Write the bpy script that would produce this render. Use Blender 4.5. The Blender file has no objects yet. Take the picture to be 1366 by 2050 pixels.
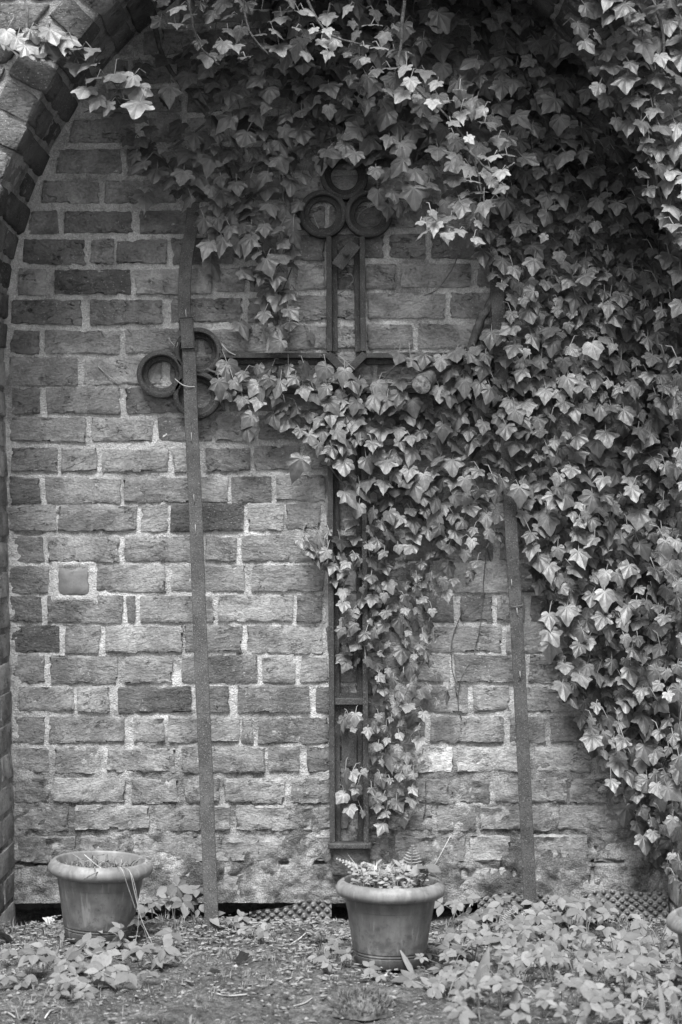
import bpy, math, random
import numpy as np
from mathutils import Vector, Matrix

# ------------------------------------------------------------------ camera, light, exposure
scene = bpy.context.scene
col = scene.collection
D = 5.5            # camera to niche wall, metres
S = 0.00143        # metres per photograph pixel on the niche wall
CX, CY = 683.0, 1025.0
ZC = (1810 - CY) * S   # eye height above the soil at the wall

cam_d = bpy.data.cameras.new('camera')
cam_d.sensor_fit = 'HORIZONTAL'
cam_d.sensor_width = 24.0
cam_d.lens = 24.0 * D / (1366 * S)
cam_d.clip_start = 0.1
cam_d.clip_end = 500
cam_d.dof.use_dof = True
cam_d.dof.focus_distance = D - 0.06
cam_d.dof.aperture_fstop = 4.5
cam = bpy.data.objects.new('camera', cam_d)
cam.location = (0, -D, ZC)
cam.rotation_euler = (math.radians(90), 0, 0)
col.objects.link(cam)
scene.camera = cam

SUN_EL, SUN_AZ = math.radians(61), math.radians(-9)   # azimuth from the camera side, negative = left
world = bpy.data.worlds.new('World')
scene.world = world
world.use_nodes = True
wn = world.node_tree
wn.nodes.clear()
sky = wn.nodes.new('ShaderNodeTexSky')
sky.sky_type = 'NISHITA'
sky.sun_disc = False
sky.sun_elevation = SUN_EL
sky.sun_rotation = math.radians(180) - SUN_AZ
sky.air_density = 1.0
sky.dust_density = 1.0
bw = wn.nodes.new('ShaderNodeRGBToBW')          # monochrome photograph
bg = wn.nodes.new('ShaderNodeBackground')
bg.inputs['Strength'].default_value = 0.05
wo = wn.nodes.new('ShaderNodeOutputWorld')
wn.links.new(sky.outputs[0], bw.inputs[0])
wn.links.new(bw.outputs[0], bg.inputs[0])
wn.links.new(bg.outputs[0], wo.inputs[0])

sun_d = bpy.data.lights.new('sun', 'SUN')
sun_d.energy = 1.5
sun_d.angle = math.radians(30)
sun = bpy.data.objects.new('sun', sun_d)
sdir = Vector((math.sin(SUN_AZ) * math.cos(SUN_EL), -math.cos(SUN_AZ) * math.cos(SUN_EL), math.sin(SUN_EL)))
sun.rotation_euler = sdir.to_track_quat('Z', 'Y').to_euler()
sun.location = sdir * 20
col.objects.link(sun)

vs = scene.view_settings
vs.view_transform = 'Standard'
vs.look = 'None'
vs.exposure = 2.65
vs.gamma = 1.0
vs.use_curve_mapping = False

# ------------------------------------------------------------------ helpers
rng = random.Random(11)
nr = np.random.RandomState(5)

def P(px, py, y=0.0):
    "photo pixel at depth y (negative is towards the viewer) -> world point"
    k = (D + y) / D
    return Vector(((px - CX) * S * k, y, ZC + (CY - py) * S * k))

def G(px, py, h=0.0):
    "photo pixel of a point standing h above the soil -> world point"
    k = (ZC - h) / ((py - CY) * S)
    return Vector(((px - CX) * S * k, (k - 1) * D, h))

def hash2(ix, iy, seed):
    n = (ix.astype(np.int64) * 374761393 + iy.astype(np.int64) * 668265263 + seed * 974711) & 0x7fffffff
    n = ((n ^ (n >> 13)) * 1274126177) & 0x7fffffff
    n = (n ^ (n >> 16)) & 0xffff
    return n / 65535.0

def vnoise(x, y, seed=0):
    x = np.asarray(x, float); y = np.asarray(y, float)
    ix = np.floor(x); iy = np.floor(y)
    fx = x - ix; fy = y - iy
    fx = fx * fx * (3 - 2 * fx); fy = fy * fy * (3 - 2 * fy)
    a = hash2(ix, iy, seed); b = hash2(ix + 1, iy, seed)
    c = hash2(ix, iy + 1, seed); d = hash2(ix + 1, iy + 1, seed)
    return (a * (1 - fx) + b * fx) * (1 - fy) + (c * (1 - fx) + d * fx) * fy

def fbm(x, y, octv=4, seed=0):
    t = 0; a = 0.5; f = 1.0; n = 0
    for o in range(octv):
        t = t + a * vnoise(np.asarray(x) * f, np.asarray(y) * f, seed + o * 17)
        n += a; a *= 0.5; f *= 2.03
    return t / n

def mesh_obj(name, verts, faces, mat=None, parent=None, smooth=True, uvs=None):
    me = bpy.data.meshes.new(name)
    me.from_pydata([tuple(v) for v in verts], [], faces)
    if uvs is not None:
        uv = me.uv_layers.new(name='UVMap')
        flat = np.empty(len(me.loops), dtype=np.int32)
        me.loops.foreach_get('vertex_index', flat)
        uv.data.foreach_set('uv', np.asarray(uvs, dtype=np.float32)[flat].ravel())
    if smooth:
        me.polygons.foreach_set('use_smooth', [True] * len(me.polygons))
    if mat: me.materials.append(mat)
    me.update()
    return link(name, me, parent)

def link(name, me, parent=None):
    o = bpy.data.objects.new(name, me)
    col.objects.link(o)
    if parent: o.parent = parent
    return o

def empty(name, loc=(0, 0, 0)):
    o = bpy.data.objects.new(name, None)
    o.empty_display_size = 0.05
    o.location = loc
    col.objects.link(o)
    return o

def tag(o, label=None, cat=None, group=None, kind=None):
    if label: o['label'] = label
    if cat: o['category'] = cat
    if group: o['group'] = group
    if kind: o['kind'] = kind
    return o

class MB:
    def __init__(s): s.v = []; s.f = []; s.uv = []
    def add(s, verts, faces, uv=None):
        n = len(s.v)
        s.v += [tuple(p) for p in verts]
        s.f += [tuple(i + n for i in f) for f in faces]
        if uv is not None: s.uv += list(uv)
    def box(s, lo, hi):
        x0, y0, z0 = lo; x1, y1, z1 = hi
        s.add([(x0, y0, z0), (x1, y0, z0), (x1, y1, z0), (x0, y1, z0), (x0, y0, z1), (x1, y0, z1), (x1, y1, z1), (x0, y1, z1)],
              [(0, 3, 2, 1), (4, 5, 6, 7), (0, 1, 5, 4), (1, 2, 6, 5), (2, 3, 7, 6), (3, 0, 4, 7)])
    def tube(s, pts, r, n=6, cap=True):
        pts = [Vector(p) for p in pts]
        m = len(pts)
        rs = r if isinstance(r, (list, tuple)) else [r] * m
        vs_, fs = [], []
        for i, p in enumerate(pts):
            t = (pts[min(i + 1, m - 1)] - pts[max(i - 1, 0)])
            if t.length < 1e-9: t = Vector((0, 0, 1))
            t.normalize()
            a = t.cross(Vector((0, 1, 0.13)))
            if a.length < 1e-3: a = t.cross(Vector((1, 0, 0)))
            a.normalize(); b = t.cross(a)
            for j in range(n):
                an = 2 * math.pi * j / n
                vs_.append(p + a * (math.cos(an) * rs[i]) + b * (math.sin(an) * rs[i]))
        for i in range(m - 1):
            for j in range(n):
                fs.append((i * n + j, i * n + (j + 1) % n, (i + 1) * n + (j + 1) % n, (i + 1) * n + j))
        if cap:
            fs.append(tuple(range(n - 1, -1, -1)))
            fs.append(tuple((m - 1) * n + j for j in range(n)))
        s.add(vs_, fs)
    def build(s, name, mat, parent=None, smooth=True):
        return mesh_obj(name, s.v, s.f, mat, parent, smooth, s.uv if len(s.uv) == len(s.v) and s.uv else None)

def spline(pts, n=6):
    "Catmull-Rom through points"
    pts = [Vector(p) for p in pts]
    out = []
    for i in range(len(pts) - 1):
        p0 = pts[max(i - 1, 0)]; p1 = pts[i]; p2 = pts[i + 1]; p3 = pts[min(i + 2, len(pts) - 1)]
        for k in range(n):
            t = k / n
            out.append(0.5 * ((2 * p1) + (p2 - p0) * t + (2 * p0 - 5 * p1 + 4 * p2 - p3) * t * t + (3 * p1 - p0 - 3 * p2 + p3) * t ** 3))
    out.append(pts[-1])
    return out

def inpoly(x, y, poly):
    c = False; j = len(poly) - 1
    for i in range(len(poly)):
        xi, yi = poly[i]; xj, yj = poly[j]
        if (yi > y) != (yj > y) and x < (xj - xi) * (y - yi) / (yj - yi) + xi: c = not c
        j = i
    return c

# ------------------------------------------------------------------ materials (grey: the photograph is black and white)
class NT:
    def __init__(s, name):
        s.m = bpy.data.materials.new(name); s.m.use_nodes = True
        s.t = s.m.node_tree; s.t.nodes.clear()
        s.geo = s.t.nodes.new('ShaderNodeNewGeometry')
        s.pos = s.geo.outputs['Position']
    def n(s, typ, ins=None, **kw):
        nd = s.t.nodes.new(typ)
        for k, v in kw.items(): setattr(nd, k, v)
        for k, v in (ins or {}).items():
            if isinstance(v, bpy.types.NodeSocket): s.t.links.new(v, nd.inputs[k])
            else: nd.inputs[k].default_value = v
        return nd
    def math(s, op, a, b=0.0, c=None, clamp=False):
        ins = {0: a, 1: b}
        if c is not None: ins[2] = c
        return s.n('ShaderNodeMath', ins, operation=op, use_clamp=clamp).outputs[0]
    def scale(s, vec, sc):
        return s.n('ShaderNodeVectorMath', {0: vec, 1: sc}, operation='MULTIPLY').outputs[0]
    def addv(s, vec, b):
        return s.n('ShaderNodeVectorMath', {0: vec, 1: b}, operation='ADD').outputs[0]
    def noise(s, vec, scale, detail=4, rough=0.55, dist=0.0):
        return s.n('ShaderNodeTexNoise', {'Vector': vec, 'Scale': scale, 'Detail': detail, 'Roughness': rough, 'Distortion': dist}).outputs[0]
    def voro(s, vec, scale, feature='F1'):
        return s.n('ShaderNodeTexVoronoi', {'Vector': vec, 'Scale': scale}, feature=feature).outputs['Distance']
    def ramp(s, v, a, b, lo=0.0, hi=1.0, smooth=True):
        return s.n('ShaderNodeMapRange', {0: v, 1: a, 2: b, 3: lo, 4: hi}, interpolation_type='SMOOTHSTEP' if smooth else 'LINEAR').outputs[0]
    def mix(s, f, a, b):
        return s.n('ShaderNodeMix', {0: f, 2: a, 3: b}, data_type='FLOAT').outputs[0]
    def attr(s, name):
        return s.n('ShaderNodeAttribute', attribute_type='OBJECT', attribute_name=name).outputs['Fac']
    def rnd(s):
        return s.n('ShaderNodeObjectInfo').outputs['Random']
    def bump(s, h, strength=0.5, dist=0.005, normal=None):
        ins = {'Height': h, 'Strength': strength, 'Distance': dist}
        if normal: ins['Normal'] = normal
        return s.n('ShaderNodeBump', ins).outputs[0]
    def out(s, colv, rough=0.85, normal=None, spec=0.3, transl=0.0, metallic=0.0):
        c = s.n('ShaderNodeCombineColor', {0: colv, 1: colv, 2: colv}).outputs[0]
        ins = {'Base Color': c, 'Roughness': rough, 'Specular IOR Level': spec, 'Metallic': metallic}
        if normal: ins['Normal'] = normal
        b = s.n('ShaderNodeBsdfPrincipled', ins).outputs[0]
        if transl:
            ti = {'Color': c}
            if normal: ti['Normal'] = normal
            t = s.n('ShaderNodeBsdfTranslucent', ti).outputs[0]
            b = s.n('ShaderNodeMixShader', {0: transl, 1: b, 2: t}).outputs[0]
        o = s.n('ShaderNodeOutputMaterial'); s.t.links.new(b, o.inputs[0])
        return s.m

def mat_brick():
    t = NT('brick')
    p = t.pos
    r = t.rnd()
    seed = t.n('ShaderNodeCombineXYZ', {0: t.math('MULTIPLY', r, 37.0), 1: t.math('MULTIPLY', r, 11.0), 2: t.math('MULTIPLY', r, 23.0)}).outputs[0]
    q = t.addv(p, seed)
    tone = t.math('MULTIPLY', t.math('POWER', t.math('DIVIDE', t.attr('tone'), 0.19), 1.2), 0.228)
    z = t.n('ShaderNodeSeparateXYZ', {0: p}).outputs[2]
    low = t.ramp(z, 0.85, 0.0)                          # lime wash and dust lie on the lower courses
    mott = t.noise(q, 9, 5, 0.6)
    fine = t.noise(q, 120, 4, 0.7)
    base = t.math('MULTIPLY', tone, t.ramp(mott, 0.3, 0.7, 0.66, 1.34))
    base = t.math('MULTIPLY', base, t.ramp(fine, 0.3, 0.7, 0.8, 1.2))
    # short drag creases and pits take a darker colour
    tilt = t.n('ShaderNodeVectorRotate', {'Vector': q, 'Angle': t.ramp(r, 0.0, 1.0, -0.35, 0.35, smooth=False)}, rotation_type='Y_AXIS').outputs[0]
    st = t.scale(tilt, (1.0, 1.0, 2.6))
    crease = t.math('ABSOLUTE', t.math('SUBTRACT', t.noise(st, 16, 5, 0.62), 0.5))
    cmask = t.math('MULTIPLY', t.ramp(crease, 0.016, 0.0), t.ramp(t.noise(q, 19, 3), 0.54, 0.64))
    pits = t.ramp(t.voro(q, 95), 0.16, 0.05)
    pits = t.math('MULTIPLY', pits, t.ramp(t.noise(q, 20, 2), 0.5, 0.7))
    base = t.math('MULTIPLY', base, t.math('SUBTRACT', 1.0, t.math('MULTIPLY', t.math('MAXIMUM', cmask, pits), 0.6)))
    # lime smears and specks
    sm = t.noise(p, 21, 8, 0.72)
    lim = t.ramp(t.math('ADD', sm, t.math('MULTIPLY', low, 0.08)), 0.60, 0.72)
    spk = t.math('MULTIPLY', t.ramp(t.noise(p, 190, 2, 0.5), 0.64, 0.71), t.ramp(t.noise(p, 6, 3), 0.40, 0.6))
    lim = t.math('MAXIMUM', t.math('MULTIPLY', lim, 0.55), t.math('MULTIPLY', spk, 0.8))
    base = t.mix(lim, base, 0.44)
    # soot / algae blotches
    bl = t.ramp(t.noise(p, 5.5, 6, 0.65), 0.57, 0.72)
    base = t.math('MULTIPLY', base, t.mix(bl, 1.0, 0.62))
    flake = t.ramp(t.noise(st, 8, 7, 0.66), 0.50, 0.515)
    flake2 = t.ramp(t.noise(t.addv(st, (7.0, 3.0, 5.0)), 13, 6, 0.66), 0.56, 0.575)
    h = t.math('ADD', t.math('MULTIPLY', t.noise(st, 26, 9, 0.74), 0.8), t.math('MULTIPLY', fine, 0.4))
    h = t.math('ADD', h, t.math('ADD', t.math('MULTIPLY', flake, 0.16), t.math('MULTIPLY', flake2, 0.14)))
    h = t.math('SUBTRACT', h, t.math('MULTIPLY', cmask, 1.3))
    h = t.math('SUBTRACT', h, t.math('MULTIPLY', pits, 0.5))
    return t.out(base, 0.9, t.bump(h, 0.9, 0.015), 0.2)

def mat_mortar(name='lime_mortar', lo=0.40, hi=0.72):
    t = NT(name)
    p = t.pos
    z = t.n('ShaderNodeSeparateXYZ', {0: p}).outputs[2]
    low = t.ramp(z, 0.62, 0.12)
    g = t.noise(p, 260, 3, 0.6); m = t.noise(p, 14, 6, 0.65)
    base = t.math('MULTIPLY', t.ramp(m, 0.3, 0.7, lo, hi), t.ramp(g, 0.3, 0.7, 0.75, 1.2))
    dirt = t.ramp(t.math('ADD', t.noise(p, 7, 6, 0.7), t.math('MULTIPLY', low, 0.06)), 0.48, 0.62)
    base = t.mix(low, base, t.math('MULTIPLY', t.ramp(t.noise(p, 11, 9, 0.75), 0.36, 0.66, 0.17, 0.40), t.ramp(g, 0.3, 0.7, 0.7, 1.25)))
    base = t.math('MULTIPLY', base, t.mix(dirt, 1.0, 0.42))
    ag = t.ramp(t.voro(p, 130), 0.2, 0.08)
    base = t.math('MULTIPLY', base, t.mix(t.math('MULTIPLY', ag, 0.5), 1.0, 0.45))
    h = t.math('ADD', t.math('MULTIPLY', g, 0.5), t.noise(p, 55, 6, 0.7))
    return t.out(base, 0.95, t.bump(h, 1.0, 0.013), 0.1)

def mat_iron(name, lo, hi, speck, metal=0.0):
    t = NT(name)
    p = t.pos
    m = t.noise(p, 16, 6, 0.65); f = t.noise(p, 330, 3, 0.6)
    base = t.ramp(m, 0.3, 0.72, lo, hi)
    base = t.mix(t.ramp(f, 0.56, 0.68), base, speck)
    base = t.math('MULTIPLY', base, t.mix(t.ramp(t.noise(p, 240, 2), 0.58, 0.66), 1.0, 0.35))
    h = t.math('ADD', t.noise(p, 180, 4, 0.65), t.math('MULTIPLY', f, 0.5))
    return t.out(base, 0.68, t.bump(h, 0.6, 0.003), 0.35, metallic=metal)

def mat_leaf(name, lo, hi, vein, rough=0.42, spec=0.45, step=0.62, transl=0.12, veins=True):
    t = NT(name)
    isl = t.geo.outputs['Random Per Island']
    r = t.math('FRACT', t.math('ADD', t.rnd(), t.math('MULTIPLY', isl, 7.31)))
    uv = t.n('ShaderNodeUVMap', uv_map='UVMap').outputs[0]
    base = t.ramp(r, 0.0, 1.0, lo, hi, smooth=False)
    off = t.addv(uv, t.n('ShaderNodeCombineXYZ', {0: t.math('MULTIPLY', r, 41.0), 1: t.math('MULTIPLY', r, 17.0), 2: 0.0}).outputs[0])
    mo = t.noise(off, 3.2, 5, 0.6)
    base = t.mix(t.ramp(r, 0.98, 0.985), base, 0.19)
    base = t.math('MULTIPLY', base, t.mix(t.math('MULTIPLY', t.ramp(t.noise(off, 9, 3, 0.6), 0.62, 0.70), t.ramp(r, 0.3, 0.9)), 1.0, 0.55))
    base = t.math('MULTIPLY', base, t.ramp(mo, 0.28, 0.72, 0.74 if veins else 0.9, 1.22 if veins else 1.08))
    sep = t.n('ShaderNodeSeparateXYZ', {0: uv})
    u, v = sep.outputs[0], sep.outputs[1]
    if veins:
        a = t.math('ARCTAN2', u, v)
        q = t.math('DIVIDE', a, step)
        f = t.math('ABSOLUTE', t.math('SUBTRACT', q, t.math('ROUND', q)))
        rad = t.n('ShaderNodeVectorMath', {0: uv}, operation='LENGTH').outputs[1]
        d = t.math('MULTIPLY', t.math('MULTIPLY', f, step), rad)
        vm = t.ramp(d, 0.03, 0.008)
        sec = t.math('ABSOLUTE', t.math('SUBTRACT', t.math('FRACT', t.math('ADD', t.math('MULTIPLY', rad, 6.5), t.math('MULTIPLY', d, -7.0))), 0.5))
        sm = t.math('MULTIPLY', t.ramp(sec, 0.10, 0.03), 0.35)
        vm = t.math('MAXIMUM', vm, sm)
    else:
        d = t.math('ABSOLUTE', u)
        vm = t.ramp(d, 0.03, 0.01)
    vm = t.math('MULTIPLY', vm, 0.6)
    base = t.mix(vm, base, t.math('MULTIPLY', base, vein))
    h = t.math('ADD', t.math('MULTIPLY', mo, 1.2), t.math('MULTIPLY', vm, -0.35))
    return t.out(base, rough, t.bump(h, 0.35, 0.004), spec, transl)

def mat_plain(name, lo, hi, scale=20, rough=0.85, spec=0.25, bump=0.4, bdist=0.004, detail=6, bscale=4.0):
    t = NT(name)
    p = t.pos
    m = t.noise(p, scale, detail, 0.62)
    r = t.math('FRACT', t.math('ADD', t.rnd(), t.geo.outputs['Random Per Island']))
    base = t.math('MULTIPLY', t.ramp(m, 0.28, 0.72, lo, hi), t.ramp(r, 0.0, 1.0, 0.8, 1.2, smooth=False))
    h = t.noise(p, scale * bscale, 5, 0.65)
    return t.out(base, rough, t.bump(h, bump, bdist), spec)

def mat_pot(name='terracotta_plastic', lo=0.075, hi=0.13, bl=0.19):
    t = NT(name)
    p = t.pos
    m = t.noise(p, 13, 7, 0.66)
    base = t.ramp(m, 0.3, 0.7, lo, hi)
    bloom = t.ramp(t.noise(p, 9, 5, 0.6), 0.52, 0.66)
    base = t.mix(t.math('MULTIPLY', bloom, 0.55), base, bl)
    sc = t.noise(t.scale(p, (1, 1, 0.25)), 60, 4, 0.6)
    base = t.math('MULTIPLY', base, t.ramp(sc, 0.35, 0.7, 0.86, 1.12))
    z = t.n('ShaderNodeSeparateXYZ', {0: p}).outputs[2]
    spl = t.ramp(t.math('ADD', t.noise(p, 42, 6, 0.7), t.ramp(z, 0.0, 0.16, 0.16, -0.12, smooth=False)), 0.52, 0.62)      # soil splashed up from the ground
    base = t.mix(t.math('MULTIPLY', spl, 0.6), base, 0.05)
    runs = t.ramp(t.noise(t.scale(p, (1, 1, 0.07)), 75, 3, 0.5), 0.58, 0.68)
    base = t.mix(t.math('MULTIPLY', runs, 0.35), base, 0.24)
    spk = t.ramp(t.noise(p, 150, 2), 0.66, 0.75)
    base = t.math('MULTIPLY', base, t.mix(spk, 1.0, 0.6))
    dirt = t.ramp(t.noise(p, 24, 5, 0.7), 0.6, 0.75)
    base = t.math('MULTIPLY', base, t.mix(dirt, 1.0, 0.7))
    return t.out(base, 0.55, t.bump(t.noise(p, 90, 5, 0.6), 0.15, 0.002), 0.35)

def mat_soil():
    t = NT('soil')
    p = t.pos
    m = t.noise(p, 6, 7, 0.7); f = t.noise(p, 70, 6, 0.72)
    base = t.math('MULTIPLY', t.ramp(m, 0.32, 0.7, 0.05, 0.14), t.ramp(f, 0.3, 0.7, 0.4, 1.7))
    moss = t.ramp(t.noise(p, 3.3, 6, 0.65), 0.48, 0.62)
    base = t.mix(t.math('MULTIPLY', moss, 0.6), base, t.ramp(f, 0.35, 0.7, 0.05, 0.20))
    grit = t.ramp(t.noise(p, 190, 2, 0.6), 0.66, 0.72)
    base = t.mix(t.math('MULTIPLY', grit, 0.7), base, 0.45)
    h = t.math('ADD', f, t.math('MULTIPLY', t.noise(p, 240, 3, 0.7), 0.5))
    return t.out(base, 0.95, t.bump(h, 1.0, 0.016), 0.15)

M = dict(
    brick=mat_brick(), mortar=mat_mortar(), arch_mortar=mat_mortar('shade_toned_mortar', 0.24, 0.50), soil=mat_soil(), pot=mat_pot(), rim=mat_pot('pale_pot_rim', 0.11, 0.175, 0.28),
    iron=mat_iron('rusty_cast_iron', 0.022, 0.055, 0.115),
    bar=mat_iron('rusty_flat_bar', 0.028, 0.065, 0.14),
    leaf=mat_leaf('ivy_leaf', 0.035, 0.14, 1.5, rough=0.40, spec=0.5, transl=0.08),
    young=mat_leaf('young_ivy_leaf', 0.10, 0.24, 1.3, transl=0.18),
    elder=mat_leaf('ground_elder_leaf', 0.075, 0.165, 1.2, rough=0.55, spec=0.3, veins=False, transl=0.1),
    weed=mat_leaf('weed_leaf', 0.14, 0.30, 1.25, rough=0.6, spec=0.25, veins=False, transl=0.2),
    fern=mat_leaf('fern_pinna', 0.20, 0.30, 1.1, rough=0.6, spec=0.25, veins=False, transl=0.1),
    stem=mat_plain('ivy_bark', 0.06, 0.16, 55, bump=1.0, bdist=0.008),
    petiole=mat_plain('ivy_petiole', 0.12, 0.24, 30, rough=0.6),
    straw=mat_plain('dry_straw', 0.22, 0.40, 30, rough=0.7),
    twig=mat_plain('dry_twig', 0.08, 0.22, 30),
    cut=mat_plain('sawn_wood', 0.12, 0.46, 110, bump=0.7),
    wire=mat_plain('pale_wire', 0.25, 0.38, 40, rough=0.5),
    membrane=mat_plain('black_plastic', 0.04, 0.10, 25, rough=0.45, spec=0.5, bump=0.2),
    compost=mat_plain('compost', 0.03, 0.12, 60, bump=1.0, bdist=0.008),
    pebble=mat_plain('pebble', 0.08, 0.30, 40, bump=0.3),
    litter=mat_plain('leaf_litter', 0.05, 0.20, 40, rough=0.8),
    stone=mat_plain('dark_stone', 0.05, 0.16, 22, bump=0.9, bdist=0.01),
    smooth_stone=mat_plain('smooth_stone', 0.10, 0.16, 18, bump=0.4),
    moss=mat_plain('moss', 0.05, 0.14, 60, rough=0.9),
)

# ------------------------------------------------------------------ arch outline (pointed niche), in metres on the wall plane
ARX = (900 - CX) * S; ARR = 890 * S; ARZ = ZC + (CY - 700) * S      # centre of the left arc, mirrored for the right one
NICHE = 0.42
def half_w(z):
    "half width of the niche at height z"
    if z <= ARZ:
        t = min(1.0, max(0.0, (ARZ - z) / (ARZ)))
        return (ARR - ARX) - 0.030 * t
    d = z - ARZ
    if d >= ARR: return 0.0
    return max(0.0, math.sqrt(ARR * ARR - d * d) - ARX)
APEX = ARZ + math.sqrt(ARR * ARR - ARX * ARX)

def curve_pts(step=0.03):
    "left side of the opening from the soil to the apex: (x, z, outward normal x, z)"
    out = []
    n = int(ARZ / step)
    for i in range(n): 
        z = i * step - 0.05
        out.append((-half_w(z), z, -1.0, 0.0))
    a1 = math.acos(ARX / ARR)
    m = int(a1 * ARR / step)
    for i in range(m + 1):
        a = a1 * i / m
        out.append((ARX - ARR * math.cos(a), ARZ + ARR * math.sin(a), -math.cos(a), math.sin(a)))
    return out

# ------------------------------------------------------------------ rounded irregular block used for every brick
def block(name, c8, mat, parent, n=(6, 3, 2), rnd=0.004, wob=0.0025, tone=0.2, seed=0, relief=0.0):
    """c8: corners [x0y0z0, x1y0z0, x0y1z0, x1y1z0, x0y0z1, ...]; y0 is the face side"""
    r = np.random.RandomState(seed * 7919 % 100003 + 3)
    c8 = np.array([list(v) for v in c8], float)
    L = [np.linalg.norm(c8[1] - c8[0]), np.linalg.norm(c8[2] - c8[0]), np.linalg.norm(c8[4] - c8[0])]
    ax = []
    for k in range(3):
        b = min(0.3, 1.6 * rnd / max(L[k], 1e-4))
        ax.append([0.0] + list(np.linspace(b, 1 - b, n[k] - 1)) + [1.0])
    idx = {}; vs_ = []; fs = []
    cen = c8.mean(0)
    def vid(i, j, k):
        key = (i, j, k)
        if key in idx: return idx[key]
        u, v, w = ax[0][i], ax[1][j], ax[2][k]
        ext = [(i == 0) - (i == n[0]), (j == 0) - (j == n[1]), (k == 0) - (k == n[2])]
        m = sum(1 for e in ext if e)
        uu = [u, v, w]
        if m >= 2:
            for a in range(3):
                if ext[a]: uu[a] += ext[a] * (0.42 if m == 2 else 0.62) * rnd * (0.5 + r.rand()) / max(L[a], 1e-4)
        u, v, w = uu
        p = np.zeros(3)
        for a in range(8):
            wu = u if a & 1 else 1 - u; wv = v if a & 2 else 1 - v; ww = w if a & 4 else 1 - w
            p += c8[a] * wu * wv * ww
        p += (r.rand(3) - 0.5) * 2 * wob
        if relief and j == 0:
            a_, b_ = u * L[0] * 1000 + seed * 31.7, w * L[2] * 1000 + seed * 17.3
            rot = ((seed * 37) % 100 / 100.0 - 0.5) * 0.9
            a2, b2 = a_ * math.cos(rot) - b_ * math.sin(rot), a_ * math.sin(rot) + b_ * math.cos(rot)
            n1_ = float(fbm(a2 / 55, b2 / 20, 4, 3)); n2_ = float(fbm(a2 / 60, b2 / 24, 3, 77)); n3_ = float(vnoise(a_ / 40, b_ / 25, 5))
            dy = (n1_ - 0.5) * 3.0 + (1.2 if n1_ > 0.56 else 0.0)
            dy -= 3.4 * math.exp(-((n2_ - 0.5) / 0.03) ** 2) * (1 if n3_ > 0.45 else 0.15)
            p[1] -= dy * 0.001 * relief * (1.0 if m < 2 else 0.4)
        if m >= 2 and ext[1] == 1 and r.rand() < 0.10:
            dirc = cen - p; dirc = dirc / (np.linalg.norm(dirc) + 1e-9)
            p += dirc * (0.003 + 0.007 * r.rand())
        idx[key] = len(vs_); vs_.append(p)
        return idx[key]
    nx, ny, nz = n
    for i in range(nx):
        for k in range(nz):
            fs.append((vid(i, 0, k), vid(i + 1, 0, k), vid(i + 1, 0, k + 1), vid(i, 0, k + 1)))
            if not relief: fs.append((vid(i, ny, k), vid(i, ny, k + 1), vid(i + 1, ny, k + 1), vid(i + 1, ny, k)))
    for j in range(ny):
        for k in range(nz):
            fs.append((vid(0, j, k), vid(0, j, k + 1), vid(0, j + 1, k + 1), vid(0, j + 1, k)))
            fs.append((vid(nx, j, k), vid(nx, j + 1, k), vid(nx, j + 1, k + 1), vid(nx, j, k + 1)))
    for i in range(nx):
        for j in range(ny):
            fs.append((vid(i, j, 0), vid(i, j + 1, 0), vid(i + 1, j + 1, 0), vid(i + 1, j, 0)))
            fs.append((vid(i, j, nz), vid(i + 1, j, nz), vid(i + 1, j + 1, nz), vid(i, j + 1, nz)))
    o = mesh_obj(name, vs_, fs, mat, parent)
    try: o.data.set_sharp_from_angle(angle=math.radians(38))
    except Exception: pass
    o['tone'] = float(tone)
    return o

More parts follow.
